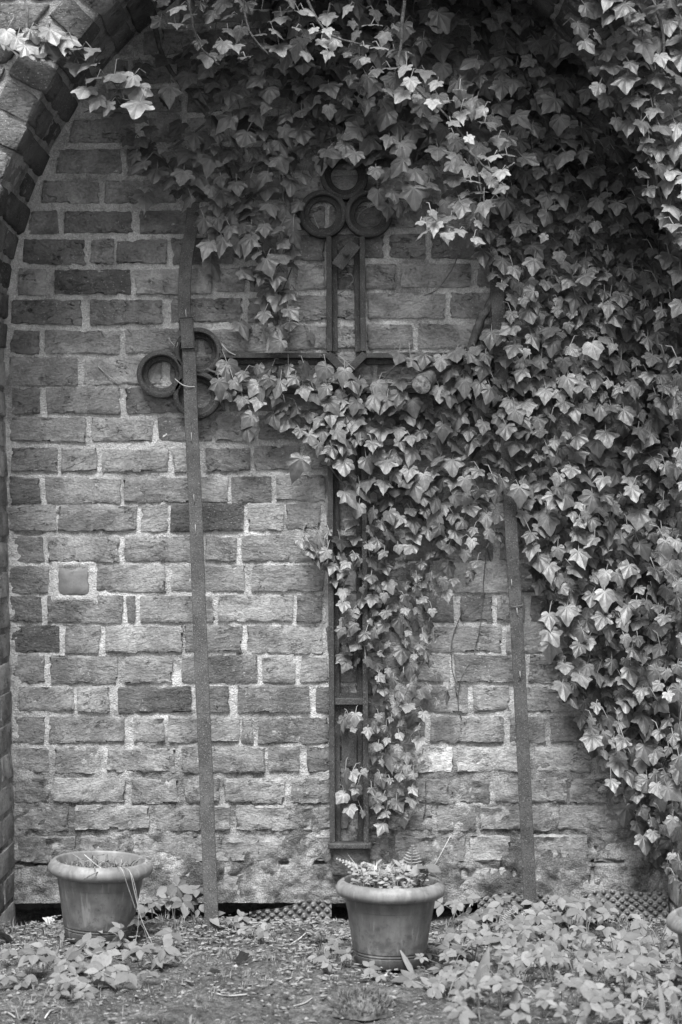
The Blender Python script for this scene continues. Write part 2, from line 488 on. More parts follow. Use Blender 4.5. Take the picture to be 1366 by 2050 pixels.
# ------------------------------------------------------------------ niche wall
# courses traced from the photograph: top, bottom (pixels at the left edge), bricks as x ranges; '*' tones are traced
ROWS = [
    (-118, -72, []), (-58, -12, []), (2, 50, []), (62, 110, []), (121, 168, []), (180, 227, []),
    (238, 287, [(140, 272), (300, 365), (376, 476), (490, 640)]),
    (299, 350, [(114, 243), (256, 330), (341, 490), (502, 640)]),
    (362, 409, [(80, 197), (210, 352), (364, 480), (492, 560), (571, 640)]),
    (422, 469, [(55, 117), (129, 265, .13), (280, 402), (413, 560), (572, 650), (660, 772), (783, 932)]),
    (480, 530, [(47, 170), (183, 230), (234, 335), (345, 470), (481, 556), (567, 650), (661, 770), (782, 850), (861, 990)]),
    (539, 590, [(38, 92), (108, 261, .12), (272, 423, .235), (434, 488), (500, 578), (590, 651, .25), (662, 722), (733, 793), (803, 943)]),
    (600, 650, [(20, 164, .14), (179, 328, .16), (341, 486, .17), (499, 575), (587, 655), (667, 722), (735, 890, .2), (903, 1010)]),
    (661, 709, [(14, 77, .16), (88, 240, .22), (250, 398, .22), (409, 532, .22), (543, 655), (666, 724), (735, 825, .21), (838, 960, .2)]),
    (715, 770, [(16, 155), (170, 325), (342, 420), (432, 560), (571, 655), (667, 745), (757, 850)]),
    (775, 828, [(24, 80, .15), (93, 242, .18), (252, 372, .15), (384, 450), (461, 600), (612, 700)]),
    (836, 886, [(22, 172), (184, 305), (317, 422), (432, 508), (519, 660)]),
    (897, 945, [(24, 116), (125, 194), (202, 337, .22), (346, 400), (411, 500), (511, 600), (610, 700)]),
    (955, 1008, [(22, 82, .12), (92, 240, .22), (250, 384), (395, 456), (466, 545), (556, 650)]),
    (1010, 1064, [(16, 112, .2), (117, 275, .2), (283, 336, .24), (342, 487, .105), (496, 567, .24), (573, 643, .19), (654, 800)]),
    (1075, 1125, [(21, 87, .14), (95, 240, .22), (250, 399, .2), (410, 473, .2), (484, 650, .22), (661, 720)]),
    (1131, 1186, [(16, 98, .16), (194, 330, .22), (341, 490, .21), (505, 650, .2), (661, 780)]),
    (1192, 1245, [(21, 83, .14), (95, 245, .17), (254, 272, .14), (279, 425, .21), (437, 586, .23), (597, 645, .14)]),
    (1252, 1306, [(16, 122, .105), (132, 200, .19), (212, 365, .22), (371, 485, .19), (493, 645, .22), (656, 780)]),
    (1311, 1367, [(25, 92, .17), (101, 235, .18), (250, 345, .18), (364, 515, .15), (526, 592, .21), (603, 656, .19)]),
    (1373, 1425, [(37, 147, .21), (155, 220, .22), (236, 384, .105), (393, 460, .14), (476, 620, .16), (632, 700, .17)]),
    (1435, 1487, [(27, 90, .16), (100, 250, .2), (267, 327, .24), (335, 480, .2), (484, 505, .17), (517, 656, .15)]),
    (1495, 1546, [(28, 98, .17), (109, 204, .2), (215, 352, .21), (366, 528, .18), (538, 602, .19), (615, 700, .15)]),
    (1557, 1607, [(30, 96, .15), (108, 252, .2), (262, 358, .18), (370, 440, .2), (450, 570, .21), (582, 660, .16)]),
    (1612, 1662, [(32, 138, .16), (148, 300, .2), (311, 400, .18), (411, 462, .18), (473, 625, .21), (637, 700, .18)]),
    (1672, 1725, [(38, 150, .14), (161, 255, .19), (266, 420, .18), (431, 590, .21), (601, 700, .2)]),
    (1735, 1803, [(38, 118, .27), (130, 260, .26), (271, 430, .27), (446, 560, .30), (572, 665, .33)]),
]
RIGHT = {14: None}
RIGHT_ROWS = {   # bricks right of the cross foot that the photo shows
    17: [(745, 800), (812, 965), (976, 1036)], 18: [(812, 888), (900, 988, .16), (1000, 1090, .16)],
    19: [(792, 872), (885, 1034, .19), (1046, 1120, .13)], 20: [(668, 800), (812, 908), (920, 988, .2), (999, 1045, .21), (1056, 1110, .12)],
    21: [(712, 860), (875, 1023, .24), (1034, 1103, .12), (1114, 1262)], 22: [(668, 740), (752, 836), (848, 908, .14), (920, 985, .15), (995, 1050, .2), (1062, 1140, .15)],
    23: [(712, 840), (853, 1003, .21), (1014, 1090, .22), (1101, 1180, .2)], 24: [(672, 820), (832, 900), (911, 1050), (1061, 1140), (1151, 1290)],
    25: [(712, 780), (791, 935), (946, 1020), (1031, 1175)], 26: [(712, 850), (861, 1010), (1021, 1090), (1101, 1250)],
    27: [(676, 780, .3), (792, 905, .33), (917, 1060, .28), (1072, 1185, .25), (1197, 1320, .22)],
}
def row_off(px, py):
    "courses climb a little towards the right in the upper wall"
    t = min(1.0, max(0.0, (px - 300) / 430.0))
    u = min(1.0, max(0.0, (1250 - py) / 600.0))
    return -12.0 * t * u

niche = empty('niche_wall', (0, 0, 0))
tag(niche, 'weathered brick back wall of the pointed niche, pale mortar joints, behind the iron cross', 'brick wall')

brick_rects = []
def build_niche():
    cnt = 0
    xr = {}
    for ri, (yt, yb, lst) in enumerate(ROWS):
        rr = random.Random(100 + ri)
        bricks = [b for b in lst]
        bricks += RIGHT_ROWS.get(ri, [])
        zc = P(0, (yt + yb) / 2).z
        wl = CX - half_w(P(0, yt if yt < 700 else yb).z) / S + 6
        wr = CX + half_w(P(0, yt if yt < 700 else yb).z) / S - 6
        if wr - wl < 60: continue
        bricks.sort()
        # fill gaps left of the first / right of the last brick
        x = bricks[-1][1] + rr.uniform(9, 13) if bricks else wl + rr.uniform(0, 40)
        if not bricks:
            bricks.append((wl, x - 10))
        flip = ri % 2
        while x < wr - 18:
            w = rr.uniform(140, 156) if (flip % 2) else rr.uniform(64, 76)
            if rr.random() < 0.22: w = rr.uniform(140, 152)
            flip += 1
            x1 = min(x + w, wr)
            if wr - x1 < 30: x1 = wr
            bricks.append((x, x1)); x = x1 + rr.uniform(9, 13)
        for b in bricks:
            x0, x1 = b[0] - 1.3, b[1] + 1.3
            if x1 - x0 < 10: continue
            lowf = min(1.0, max(0.0, (yt - 1350) / 350.0))
            tone = b[2] if len(b) > 2 else rr.choice([.15, .17, .19, .2, .21, .23])
            tone *= rr.uniform(0.93, 1.07)
            j = lambda a: rr.uniform(-a, a)
            proud = rr.uniform(0.006, 0.011) * (1 - lowf) + lowf * rr.uniform(0.003, 0.008)
            cs = []
            for (xx, yy, e) in ((x0, yb + .7, 0), (x1, yb + .7, 1), (x0, yt - .7, 0), (x1, yt - .7, 1)):
                xx2 = xx + j(2.8); yy2 = yy + j(2.6) + row_off(xx, yy)
                if yy < 720:       # keep inside the arch
                    hw = half_w(P(0, yy2).z) / S - 9
                    xx2 = max(CX - hw, min(CX + hw, xx2))
                cs.append(P(xx2, yy2))
            if (cs[1] - cs[0]).length < 0.012: continue
            bl, br, tl, tr = cs
            tilt = [proud + j(0.0018) for _ in range(4)]
            f = lambda v, d: Vector((v.x, -d, v.z))
            bk = lambda v: Vector((v.x, 0.07, v.z))
            c8 = [f(bl, tilt[0]), f(br, tilt[1]), bk(bl), bk(br), f(tl, tilt[2]), f(tr, tilt[3]), bk(tl), bk(tr)]
            nx = max(3, int((x1 - x0) / 8.0))
            block('brick', c8, M['brick'], niche, (nx, 1, 7), 0.0042, 0.0013 + 0.0012 * lowf, tone, cnt + 1, relief=1.3 + 1.2 * lowf)
            brick_rects.append((bl.x, br.x, bl.z, tl.z))
            cnt += 1
    # the smooth square stone set in pale mortar
    c = [P(117, 1192), P(180, 1192), P(115, 1134), P(179, 1132)]
    f = lambda v, d: Vector((v.x, -d, v.z))
    c8 = [f(c[0], .014), f(c[1], .014), Vector((c[0].x, .07, c[0].z)), Vector((c[1].x, .07, c[1].z)),
          f(c[2], .012), f(c[3], .012), Vector((c[2].x, .07, c[2].z)), Vector((c[3].x, .07, c[3].z))]
    o = block('square_stone', c8, M['smooth_stone'], niche, (6, 2, 6), 0.009, 0.0008, 0.15, 991)
    return cnt
nb = build_niche()

def mortar_sheet():
    res = 0.0065
    z0, z1 = P(0, 1806).z, APEX - 0.01
    nz = int((z1 - z0) / res); nx = int(2 * 0.98 / res)
    zs = np.linspace(z0, z1, nz); us = np.linspace(-1, 1, nx)
    hw = np.array([half_w(z) for z in zs]) + 0.02
    X = us[None, :] * hw[:, None]; Z = np.repeat(zs[:, None], nx, 1)
    n1 = fbm(X * 30, Z * 30, 4, 3); n2 = fbm(X * 110, Z * 110, 3, 9); n3 = fbm(X * 8, Z * 8, 3, 21)
    low = np.clip((0.62 - Z) / 0.5, 0, 1)
    Y = -0.0015 - (n1 - 0.5) * 0.007 - (n2 - 0.5) * 0.005
    Y += -low * ((n3 - 0.50) * 0.016 + (n1 - 0.5) * 0.014 + (n2 - 0.5) * 0.006)
    # pale render patch at the very foot stands a little proud
    foot = np.clip((0.16 - Z) / 0.05, 0, 1)
    Y += -foot * (0.006 + 0.012 * n3)
    # thick fillet of mortar along the arch and jamb
    edge = np.clip((np.abs(X) - (hw[:, None] - 0.06)) / 0.05, 0, 1)
    Y += -edge * 0.012 * (0.3 + n1)
    # mortar collar round the square stone
    sx, sz = P(148, 1163).x, P(148, 1163).z
    dd = np.maximum(np.abs(X - sx) - 0.045, np.abs(Z - sz) - 0.042)
    Y += -np.clip(1 - np.abs(dd - 0.008) / 0.02, 0, 1) * 0.012
    # open joints and holes
    for (hx, hy, rw, rh, dp) in ((62, 1729, 34, 4, .05), (570, 1727, 9, 5, .05), (480, 1726, 40, 2, .02), (640, 1727, 14, 4, .04), (930, 1750, 4, 10, .04),
                                 (1030, 1746, 3, 6, .05), (1215, 1724, 34, 3, .04), (1186, 1750, 3, 16, .03), (560, 1730, 3, 14, .02), (118, 1028, 4, 3, .03), (60, 1069, 40, 3, .015),
                                 (420, 1240, 10, 3, .02), (480, 1310, 6, 3, .02), (1005, 1740, 3, 20, .02)):
        h = P(hx, hy)
        e = ((X - h.x) / (rw * S)) ** 2 + ((Z - h.z) / (rh * S)) ** 2
        Y += np.clip(1.3 - e, 0, 1) * dp
    verts = np.stack([X, Y, Z], -1).reshape(-1, 3)
    i = np.arange(nz - 1)[:, None] * nx + np.arange(nx - 1)[None, :]
    faces = np.stack([i, i + 1, i + nx + 1, i + nx], -1).reshape(-1, 4)
    o = mesh_obj('mortar', verts.tolist(), faces.tolist(), M['mortar'], niche)
    # masonry core behind, with its foot set back so the gap under the wall stays dark
    mb = MB()
    mb.box((-1.0, 0.16, -0.2), (1.0, 0.45, APEX + 0.1))
    mb.box((-1.0, 0.018, z0 + 0.008), (1.0, 0.16, APEX - 0.6))
    mb.build('masonry_core', M['stone'], niche, smooth=False)
mortar_sheet()

# ------------------------------------------------------------------ arch wall: jambs, ring of voussoirs and spandrels in front of the niche
arch = empty('arch_wall', (0, -NICHE, 0))
tag(arch, 'outer brick wall with the pointed arch ring and deep reveal framing the niche', 'brick wall')
def in_arch(o):
    o.matrix_parent_inverse = Matrix.Translation((0, NICHE, 0))
    return o
def build_arch():
    YF = -NICHE
    # mortar body: reveal strip and front face for either side
    zs = np.concatenate([np.linspace(-0.1, ARZ, 150), np.linspace(ARZ, APEX, 190)[1:], np.linspace(APEX, APEX + 0.5, 20)[1:]])
    for sgn in (-1, 1):
        hw = np.array([half_w(z) for z in zs])
        dep = np.linspace(0.03, YF, 46)
        X = np.repeat(hw[:, None], len(dep), 1); Z = np.repeat(zs[:, None], len(dep), 1); Yd = np.repeat(dep[None, :], len(zs), 0)
        X = X + 0.004 + (fbm(Z * 40 + 9 * sgn, Yd * 40, 4, 31) - 0.5) * 0.014
        u = np.linspace(0, 1, 110) ** 1.3
        XF = hw[:, None] + u[None, :] * (1.9 - hw[:, None]); ZF = np.repeat(zs[:, None], len(u), 1)
        YFm = YF + 0.004 - (fbm(XF * 40, ZF * 40, 4, 41) - 0.5) * 0.014
        XF[:, 0] = X[:, -1]
        A = np.concatenate([X, XF], 1); B = np.concatenate([Yd, YFm], 1); Cc = np.concatenate([Z, ZF], 1)
        nz, nx = A.shape
        verts = np.stack([A * sgn, B, Cc], -1).reshape(-1, 3)
        i = np.arange(nz - 1)[:, None] * nx + np.arange(nx - 1)[None, :]
        f = np.stack([i, i + 1, i + nx + 1, i + nx], -1).reshape(-1, 4)
        if sgn > 0: f = f[:, ::-1]
        in_arch(mesh_obj('mortar', verts.tolist(), f.tolist(), M['arch_mortar'], arch))  # darker arch mortar, partly overhang shade put into its colour
    seed = 3000
    rr = random.Random(77)
    RT = 0.105
    # ring of voussoirs
    a1 = math.acos(ARX / ARR)
    pitch = 0.082
    n = int(a1 * ARR / pitch)
    for sgn in (-1, 1):
        for i in range(n):
            a0 = a1 * i / n; a2 = a1 * (i + 1) / n - 0.013 / ARR
            am = (a0 + a2) / 2
            px_, pz_ = ARX - ARR * math.cos(am), ARZ + ARR * math.sin(am)
            if sgn > 0 and i < n * 0.25: pass
            ins = rr.uniform(0.002, 0.01)
            split = 0.235 if i % 2 else 0.115
            for (ya, yb) in ((YF - rr.uniform(0.004, 0.012), YF + split), (YF + split + 0.012, 0.0)):
                c8 = []
                for rad, nm in ((0, 0),):
                    pass
                def pt(a, r, y):
                    x = ARX - (ARR + r) * math.cos(a); z = ARZ + (ARR + r) * math.sin(a)
                    return Vector((-x if sgn > 0 else x, y, z))
                r0 = -ins + rr.uniform(-.004, .006); r1 = RT + rr.uniform(-0.006, 0.006)
                j = lambda: rr.uniform(-0.005, 0.005)
                for w in (a0, a2):
                    for (y_) in (ya, yb):
                        lo, hi = pt(w + j() / ARR, r1, y_ + j()), pt(w + j() / ARR, r0, y_ + j())
                        c8 += [lo, hi] if sgn < 0 else [hi, lo]
                seed += 1
                o = block('voussoir', c8, M['brick'], arch, (4, 5, 3), 0.007, 0.0026, rr.choice([.08, .095, .11, .125, .14]), seed)  # dark brick of its own, plus overhang shade put into the tone
                in_arch(o)
    # jamb bricks (reveal + front) in level courses
    for sgn in (-1, 1):
        z = -0.06; i = 0
        while z < ARZ - 0.03:
            h = 0.0725
            split = 0.235 if i % 2 else 0.115
            for (ya, yb) in ((YF - rr.uniform(0.003, 0.009), YF + split), (YF + split + 0.012, 0.0)):
                wq = 0.115 if i % 2 else 0.235
                xa0, xa1 = half_w(z) - rr.uniform(.0, .004), half_w(z + h) - rr.uniform(.0, .004)
                X = lambda v: sgn * v
                j = lambda: rr.uniform(-0.002, 0.002)
                c8 = []
                for (zz, xa) in ((z, xa0), (z + h, xa1)):
                    for y_ in (ya, yb):
                        p_in = Vector((X(xa + j()), y_ + j(), zz + j())); p_out = Vector((X(xa + wq), y_, zz + j()))
                        c8 += [p_out, p_in] if sgn < 0 else [p_in, p_out]
                seed += 1
                in_arch(block('brick', c8, M['brick'], arch, (3, 4, 2), 0.005, 0.0018, rr.choice([.2, .22, .24, .27, .29]), seed))
            z += 0.0855; i += 1
    # spandrel bricks in level courses beyond the ring, where the picture can see the front wall
    z = 1.55; i = 0
    while z < APEX + 0.22:
        h = 0.072
        for sgn in (-1, 1):
            def ext(zz):
                d = zz - ARZ
                if d <= 0: return half_w(zz) + RT + 0.014
                R2 = ARR + RT + 0.014
                return (math.sqrt(R2 * R2 - d * d) - ARX) if d < R2 else 0.0
            e0, e1 = ext(z), ext(z + h)
            x = None; first = True; k = i
            xin0, xin1 = e0, e1
            lim = 1.35
            while min(xin0, xin1) < lim:
                w = 0.225 if k % 2 else 0.105
                w *= rr.uniform(.95, 1.05)
                if first: w += max(0, e0 - e1) * 0.5 + rr.uniform(0, 0.1)
                xo = max(xin0, xin1) + w - (abs(e0 - e1) if first else 0)
                xo = max(xo, max(xin0, xin1) + 0.03)
                pr = YF - rr.uniform(0.003, 0.010)
                j = lambda: rr.uniform(-0.0025, 0.0025)
                c8 = []
                for (zz, xi) in ((z, xin0), (z + h, xin1)):
                    for y_ in (pr, YF + 0.1):
                        a = Vector((sgn * (xi + j()), y_, zz + j())); b = Vector((sgn * (xo + j()), y_, zz + j()))
                        c8 += [b, a] if sgn < 0 else [a, b]
                seed += 1
                in_arch(block('brick', c8, M['brick'], arch, (5, 2, 3), 0.005, 0.0018, rr.choice([.09, .105, .12, .13]), seed))  # front bricks: own dark colour with shade from above mixed in
                xin0 = xin1 = xo + 0.012
                first = False; k += 1
        z += 0.0845; i += 1
build_arch()

# ------------------------------------------------------------------ soil
def soil_z(x, y):
    x = np.asarray(x, float); y = np.asarray(y, float)
    near = np.clip(1 - np.abs(y + 0.6) / 6, 0, 1)
    z = (fbm(x * 3.1, y * 3.1, 4, 51) - 0.5) * 0.05 + (fbm(x * 16, y * 16, 4, 57) - 0.5) * 0.038 + (fbm(x * 55, y * 55, 3, 61) - 0.5) * 0.010
    z = z * near - 0.008
    corner = np.clip(1 - np.hypot((x + 0.90) / 0.22, (y + 0.02) / 0.2), 0, 1)
    z = z - corner * 0.03 - 0.042 * np.clip((y + 0.2) / 0.12, 0, 1)
    return z
def build_soil():
    def axis(lo, hi, res, far, m):
        a = list(np.arange(lo, hi, res))
        g = list(np.geomspace(0.03, far, m))
        return np.array([lo - v for v in reversed(g)] + a + [hi + v for v in g])
    xs = axis(-1.15, 1.15, 0.011, 120, 26); ys = np.array([-2.2 - v for v in reversed(list(np.geomspace(0.03, 120, 26)))] + list(np.arange(-2.2, 0.2, 0.012)))
    X, Y = np.meshgrid(xs, ys)
    Z = soil_z(X, Y)
    nz, nx = X.shape
    i = np.arange(nz - 1)[:, None] * nx + np.arange(nx - 1)[None, :]
    f = np.stack([i, i + 1, i + nx + 1, i + nx], -1).reshape(-1, 4)
    o = mesh_obj('ground', np.stack([X, Y, Z], -1).reshape(-1, 3).tolist(), f.tolist(), M['soil'])
    tag(o, 'bare soil with moss and grit at the foot of the wall', 'ground', kind='structure')
build_soil()
def gz(x, y): return float(soil_z(x, y))

# ------------------------------------------------------------------ iron cross
AXX, AXY = 692.0, 749.0        # crossing, photo pixels
cross = empty('iron_cross', P(AXX, 1690, -0.03))
tag(cross, 'large rusty openwork iron cross with ring trefoil ends leaning against the niche wall', 'cross')
def L(px, py, y):
    "cross point: pixel -> local coordinates, with the slight lean of the shaft removed"
    return P(px, py, y) - cross.location
YB, YM, YT = -0.012, -0.026, -0.05      # back, flange face, rib face
def child(o, par=None): 
    return o
def bar_poly(mb, poly, y_front, y_back):
    "prism from a pixel polygon"
    n = len(poly)
    a = [L(x, y, 0) for x, y in poly]
    vs_ = [Vector((p.x, y_front - cross.location.y, p.z)) for p in a] + [Vector((p.x, y_back - cross.location.y, p.z)) for p in a]
    fs = [tuple(range(n)), tuple(range(2 * n - 1, n - 1, -1))]
    for i in range(n): fs.append((i, n + i, n + (i + 1) % n, (i + 1) % n))
    mb.add(vs_, fs)
def seg(mb, p, q, w, yf, yb):
    d = Vector((q[0] - p[0], q[1] - p[1])); d.normalize(); nrm = Vector((-d.y, d.x)) * (w / 2)
    bar_poly(mb, [(p[0] + nrm.x, p[1] + nrm.y), (q[0] + nrm.x, q[1] + nrm.y), (q[0] - nrm.x, q[1] - nrm.y), (p[0] - nrm.x, p[1] - nrm.y)], yf, yb)
def rail(name, p, q, side):
    "angle-section rail: proud outer rib, recessed inner flange; side = unit vector to the inside"
    mb = MB()
    seg(mb, p, q, 11, YT, YB)
    seg(mb, (p[0] + side[0] * 10.8, p[1] + side[1] * 10.8), (q[0] + side[0] * 10.8, q[1] + side[1] * 10.8), 11, YM, YB + 0.001)
    o = mb.build(name, M['iron'], cross, smooth=False)
    bevel(o, 0.0016)
    return o
def bevel(o, w, segs=2):
    m = o.modifiers.new('bevel', 'BEVEL'); m.width = w; m.segments = segs; m.limit_method = 'ANGLE'
# shaft rails (lean of about half a degree)
rail('rail', (659, 478), (660, 706), (1, 0)); rail('rail', (725, 478), (727, 706), (-1, 0))
rail('rail', (661, 792), (666, 1683), (1, 0)); rail('rail', (728, 792), (733, 1683), (-1, 0))
# arm rails
rail('rail', (440, 714), (655, 714), (0, 1)); rail('rail', (440, 784), (655, 784), (0, -1))
rail('rail', (733, 714), (944, 714), (0, 1)); rail('rail', (733, 784), (944, 784), (0, -1))
# diagonals of the crossing
mb = MB(); seg(mb, (656, 711), (731, 787), 15, YT - 0.0015, YB); bevel(mb.build('diagonal', M['iron'], cross, smooth=False), 0.0015)
mb = MB(); seg(mb, (731, 711), (656, 787), 15, YT + 0.0015, YB + 0.0005); bevel(mb.build('diagonal', M['iron'], cross, smooth=False), 0.0015)
# cross pieces of the shaft
for y, w, x0, x1 in ((1089, 12, 672, 724), (1402, 13, 675, 726)):
    mb = MB(); seg(mb, (x0 - 4, y), (x1 + 4, y), w, YT + 0.004, YB + 0.0007); bevel(mb.build('crosspiece', M['iron'], cross, smooth=False), 0.002)
    mb = MB(); seg(mb, (x0, y + 11), (x1, y + 11), 10, YM + 0.002, YB + 0.0014); seg(mb, (x0, y - 11), (x1, y - 11), 10, YM + 0.002, YB + 0.0014); mb.build('flange', M['iron'], cross, smooth=False)
mb = MB(); seg(mb, (657, 1687), (743, 1687), 11, YT - 0.016, YB); bevel(mb.build('foot_plate', M['bar'], cross, smooth=False), 0.003)
# rings
def ring(cx, cy, ro=47.5, rm=37, rib=True, ri=27):
    c = L(cx, cy, 0)
    prof = [(ro, YB), (ro, YT + .003), (ro - 3, YT), (rm + 2, YT), (rm, YT + .003), (rm - .5, YM - .001), (rm - 2, YM), (ri + 2, YM), (ri, YM + .003), (ri, YB)]
    n = 44; vs_ = []; fs = []
    m = len(prof)
    for i in range(n):
        a = 2 * math.pi * i / n
        for r, y in prof:
            r2 = (r + 0.35 * math.sin(3 * a + cx)) * S
            vs_.append((c.x + r2 * math.cos(a), y - cross.location.y, c.z + r2 * math.sin(a)))
    for i in range(n):
        for j in range(m):
            fs.append((i * m + j, i * m + (j + 1) % m, ((i + 1) % n) * m + (j + 1) % m, ((i + 1) % n) * m + j))
    o = mesh_obj('ring', vs_, fs, M['iron'], cross)
    me = o.data
    try: me.set_sharp_from_angle(angle=math.radians(40))
    except Exception: pass
    return o
def trefoil(pair, tip):
    (ax, ay), (bx, by) = pair
    ring(ax, ay); ring(bx, by); ring(*tip)
    # web where the three rings meet
    mx, my = (ax + bx + tip[0]) / 3, (ay + by + tip[1]) / 3
    mb = MB()
    for (p, q) in (((ax, ay), (bx, by)), ((ax, ay), tip), ((bx, by), tip)):
        ex, ey = (p[0] + q[0]) / 2, (p[1] + q[1]) / 2
        dx, dy = q[0] - p[0], q[1] - p[1]; l = math.hypot(dx, dy)
        seg(mb, (ex - dy / l * 9, ey + dx / l * 9), (ex + dy / l * 9, ey - dx / l * 9), 10, YT + 0.006, YB + 0.002)
    mb.build('web', M['iron'], cross, smooth=False)
trefoil([(647, 432), (738, 432)], (690, 356))
trefoil([(399, 706), (397, 792)], (325, 751))
trefoil([(985, 706), (987, 792)], (1059, 749))
# fixing plates and bolts
def plate(poly, y):
    mb = MB(); bar_poly(mb, poly, y, y + 0.008); o = mb.build('fixing_plate', M['bar'], cross, smooth=False); bevel(o, 0.0015); return o
def bolt(px, py, y, par):
    mb = MB(); c = L(px, py, 0); c.y = y - cross.location.y
    mb.tube([c + Vector((0, -0.014, 0)), c], 0.0085, 6); mb.tube([c + Vector((0, -0.022, 0)), c + Vector((0, -0.012, 0))], 0.005, 8)
    mb.build('bolt', M['iron'], par, smooth=False)
pl = plate([(664, 531), (686, 546), (722, 500), (700, 484)], YT - 0.004); bolt(694, 514, YT - 0.004, pl)
pl = plate([(684, 1456), (715, 1456), (714, 1560), (705, 1602), (685, 1602)], YM - 0.004); bolt(699, 1527, YM - 0.004, pl)
# dark stub of stone that carries the foot
mb = MB()
p0 = P(664, 1750, -0.005); p1 = P(741, 1694, -0.05)
stub = block('stone_stub', [Vector((p0.x, -.045, p0.z)), Vector((p1.x, -.045, p0.z)), Vector((p0.x, .02, p0.z)), Vector((p1.x, .02, p0.z)),
             Vector((p0.x, -.05, p1.z)), Vector((p1.x, -.05, p1.z)), Vector((p0.x, .02, p1.z)), Vector((p1.x, .02, p1.z))], M['stone'], None, (6, 3, 5), 0.006, 0.003, 0.1, 5)
tag(stub, 'dark mossy stone stub under the foot plate of the iron cross', 'stone')

# ------------------------------------------------------------------ flat iron bars leaning in front of the cross
def strip_bar(name, path, w, th, parent, origin, mat):
    "path: list of (px, py, depth); flat strip w wide (pixels) and th thick"
    pts = spline([P(x, y, d) for x, y, d in path], 8)
    mb = MB(); vs_ = []; fs = []
    hw = w * S / 2
    for i, p in enumerate(pts):
        t = pts[min(i + 1, len(pts) - 1)] - pts[max(i - 1, 0)]; t.normalize()
        sd = Vector((0, 1, 0)).cross(t); sd.normalize(); nn = t.cross(sd)
        if nn.y > 0: nn = -nn
        p = p - origin
        vs_ += [p + sd * hw + nn * th / 2, p - sd * hw + nn * th / 2, p - sd * hw - nn * th / 2, p + sd * hw - nn * th / 2]
    for i in range(len(pts) - 1):
        for j in range(4):
            fs.append((i * 4 + j, i * 4 + (j + 1) % 4, i * 4 + 4 + (j + 1) % 4, i * 4 + 4 + j))
    fs.append((0, 1, 2, 3)); e = (len(pts) - 1) * 4; fs.append((e + 3, e + 2, e + 1, e))
    o = mesh_obj(name, vs_, fs, mat, parent, smooth=False)
    bevel(o, 0.0018)
    return o
def clip_mark(px, py, y, parent, origin, l=18, dx=1.0):
    mb = MB()
    a, b = P(px, py, y), P(px + dx, py + l, y - 0.001)
    mb.tube([a - origin + Vector((0, .004, 0)), a - origin + Vector((0, -0.002, 0)), b - origin + Vector((0, -0.003, 0)), b - origin + Vector((0, .004, 0))], 0.0011, 5)
    mb.build('wire_clip', M['wire'], parent)
o0 = P(424, 1870, -0.36); o0.z = 0
lb = empty('iron_bar', o0)
tag(lb, 'long spliced flat iron bar leaning across the left trefoil, its foot in the soil', 'iron bar')
strip_bar('upper_bar', [(386, 405, -.06), (385, 440, -.064), (378, 490, -.067), (371, 540, -.069), (369, 600, -.072), (371, 660, -.078)], 25, .007, lb, o0, M['bar'])
strip_bar('splice_plate', [(373, 636, -.087), (375, 667, -.088), (376, 697, -.0885)], 25.5, .007, lb, o0, M['bar'])
strip_bar('lower_bar', [(373, 640, -.079), (379, 720, -.084), (384, 860, -.105), (392, 1030, -.14), (402, 1300, -.21), (413, 1560, -.28), (422, 1800, -.345), (426, 1890, -.36)], 26.5, .007, lb, o0, M['bar'])
for (x, y, d) in ((372, 620, -.080), (383, 866, -.113), (388, 990, -.138), (391, 1050, -.15)): clip_mark(x, y, d, lb, o0)
o1 = P(1064, 1838, -0.14); o1.z = 0
rb = empty('iron_bar', o1)
tag(rb, 'flat iron bar on the right rising out of the ground plants into the ivy', 'iron bar')
strip_bar('lower_bar', [(1012, 800, -.078), (1019, 960, -.082), (1026, 1100, -.09), (1035, 1250, -.1), (1045, 1450, -.112), (1056, 1680, -.128), (1064, 1850, -.14)], 25.5, .007, rb, o1, M['bar'])
strip_bar('upper_bar', [(975, 470, -.062), (992, 520, -.064), (996, 580, -.066), (1000, 660, -.068), (1006, 760, -.07), (1012, 840, -.0705)], 27, .007, rb, o1, M['bar'])
for (x, y, d) in ((1035, 1217, -.104), (1041, 1344, -.112), (1024, 1160, -.1)): clip_mark(x, y, d, rb, o1, 14)
mb = MB(); mb.tube([P(1022, 1216, -.104) - o1, P(1034, 1214, -.107) - o1, P(1048, 1211, -.104) - o1], 0.0012, 5); mb.build('wire_tie', M['twig'], rb)

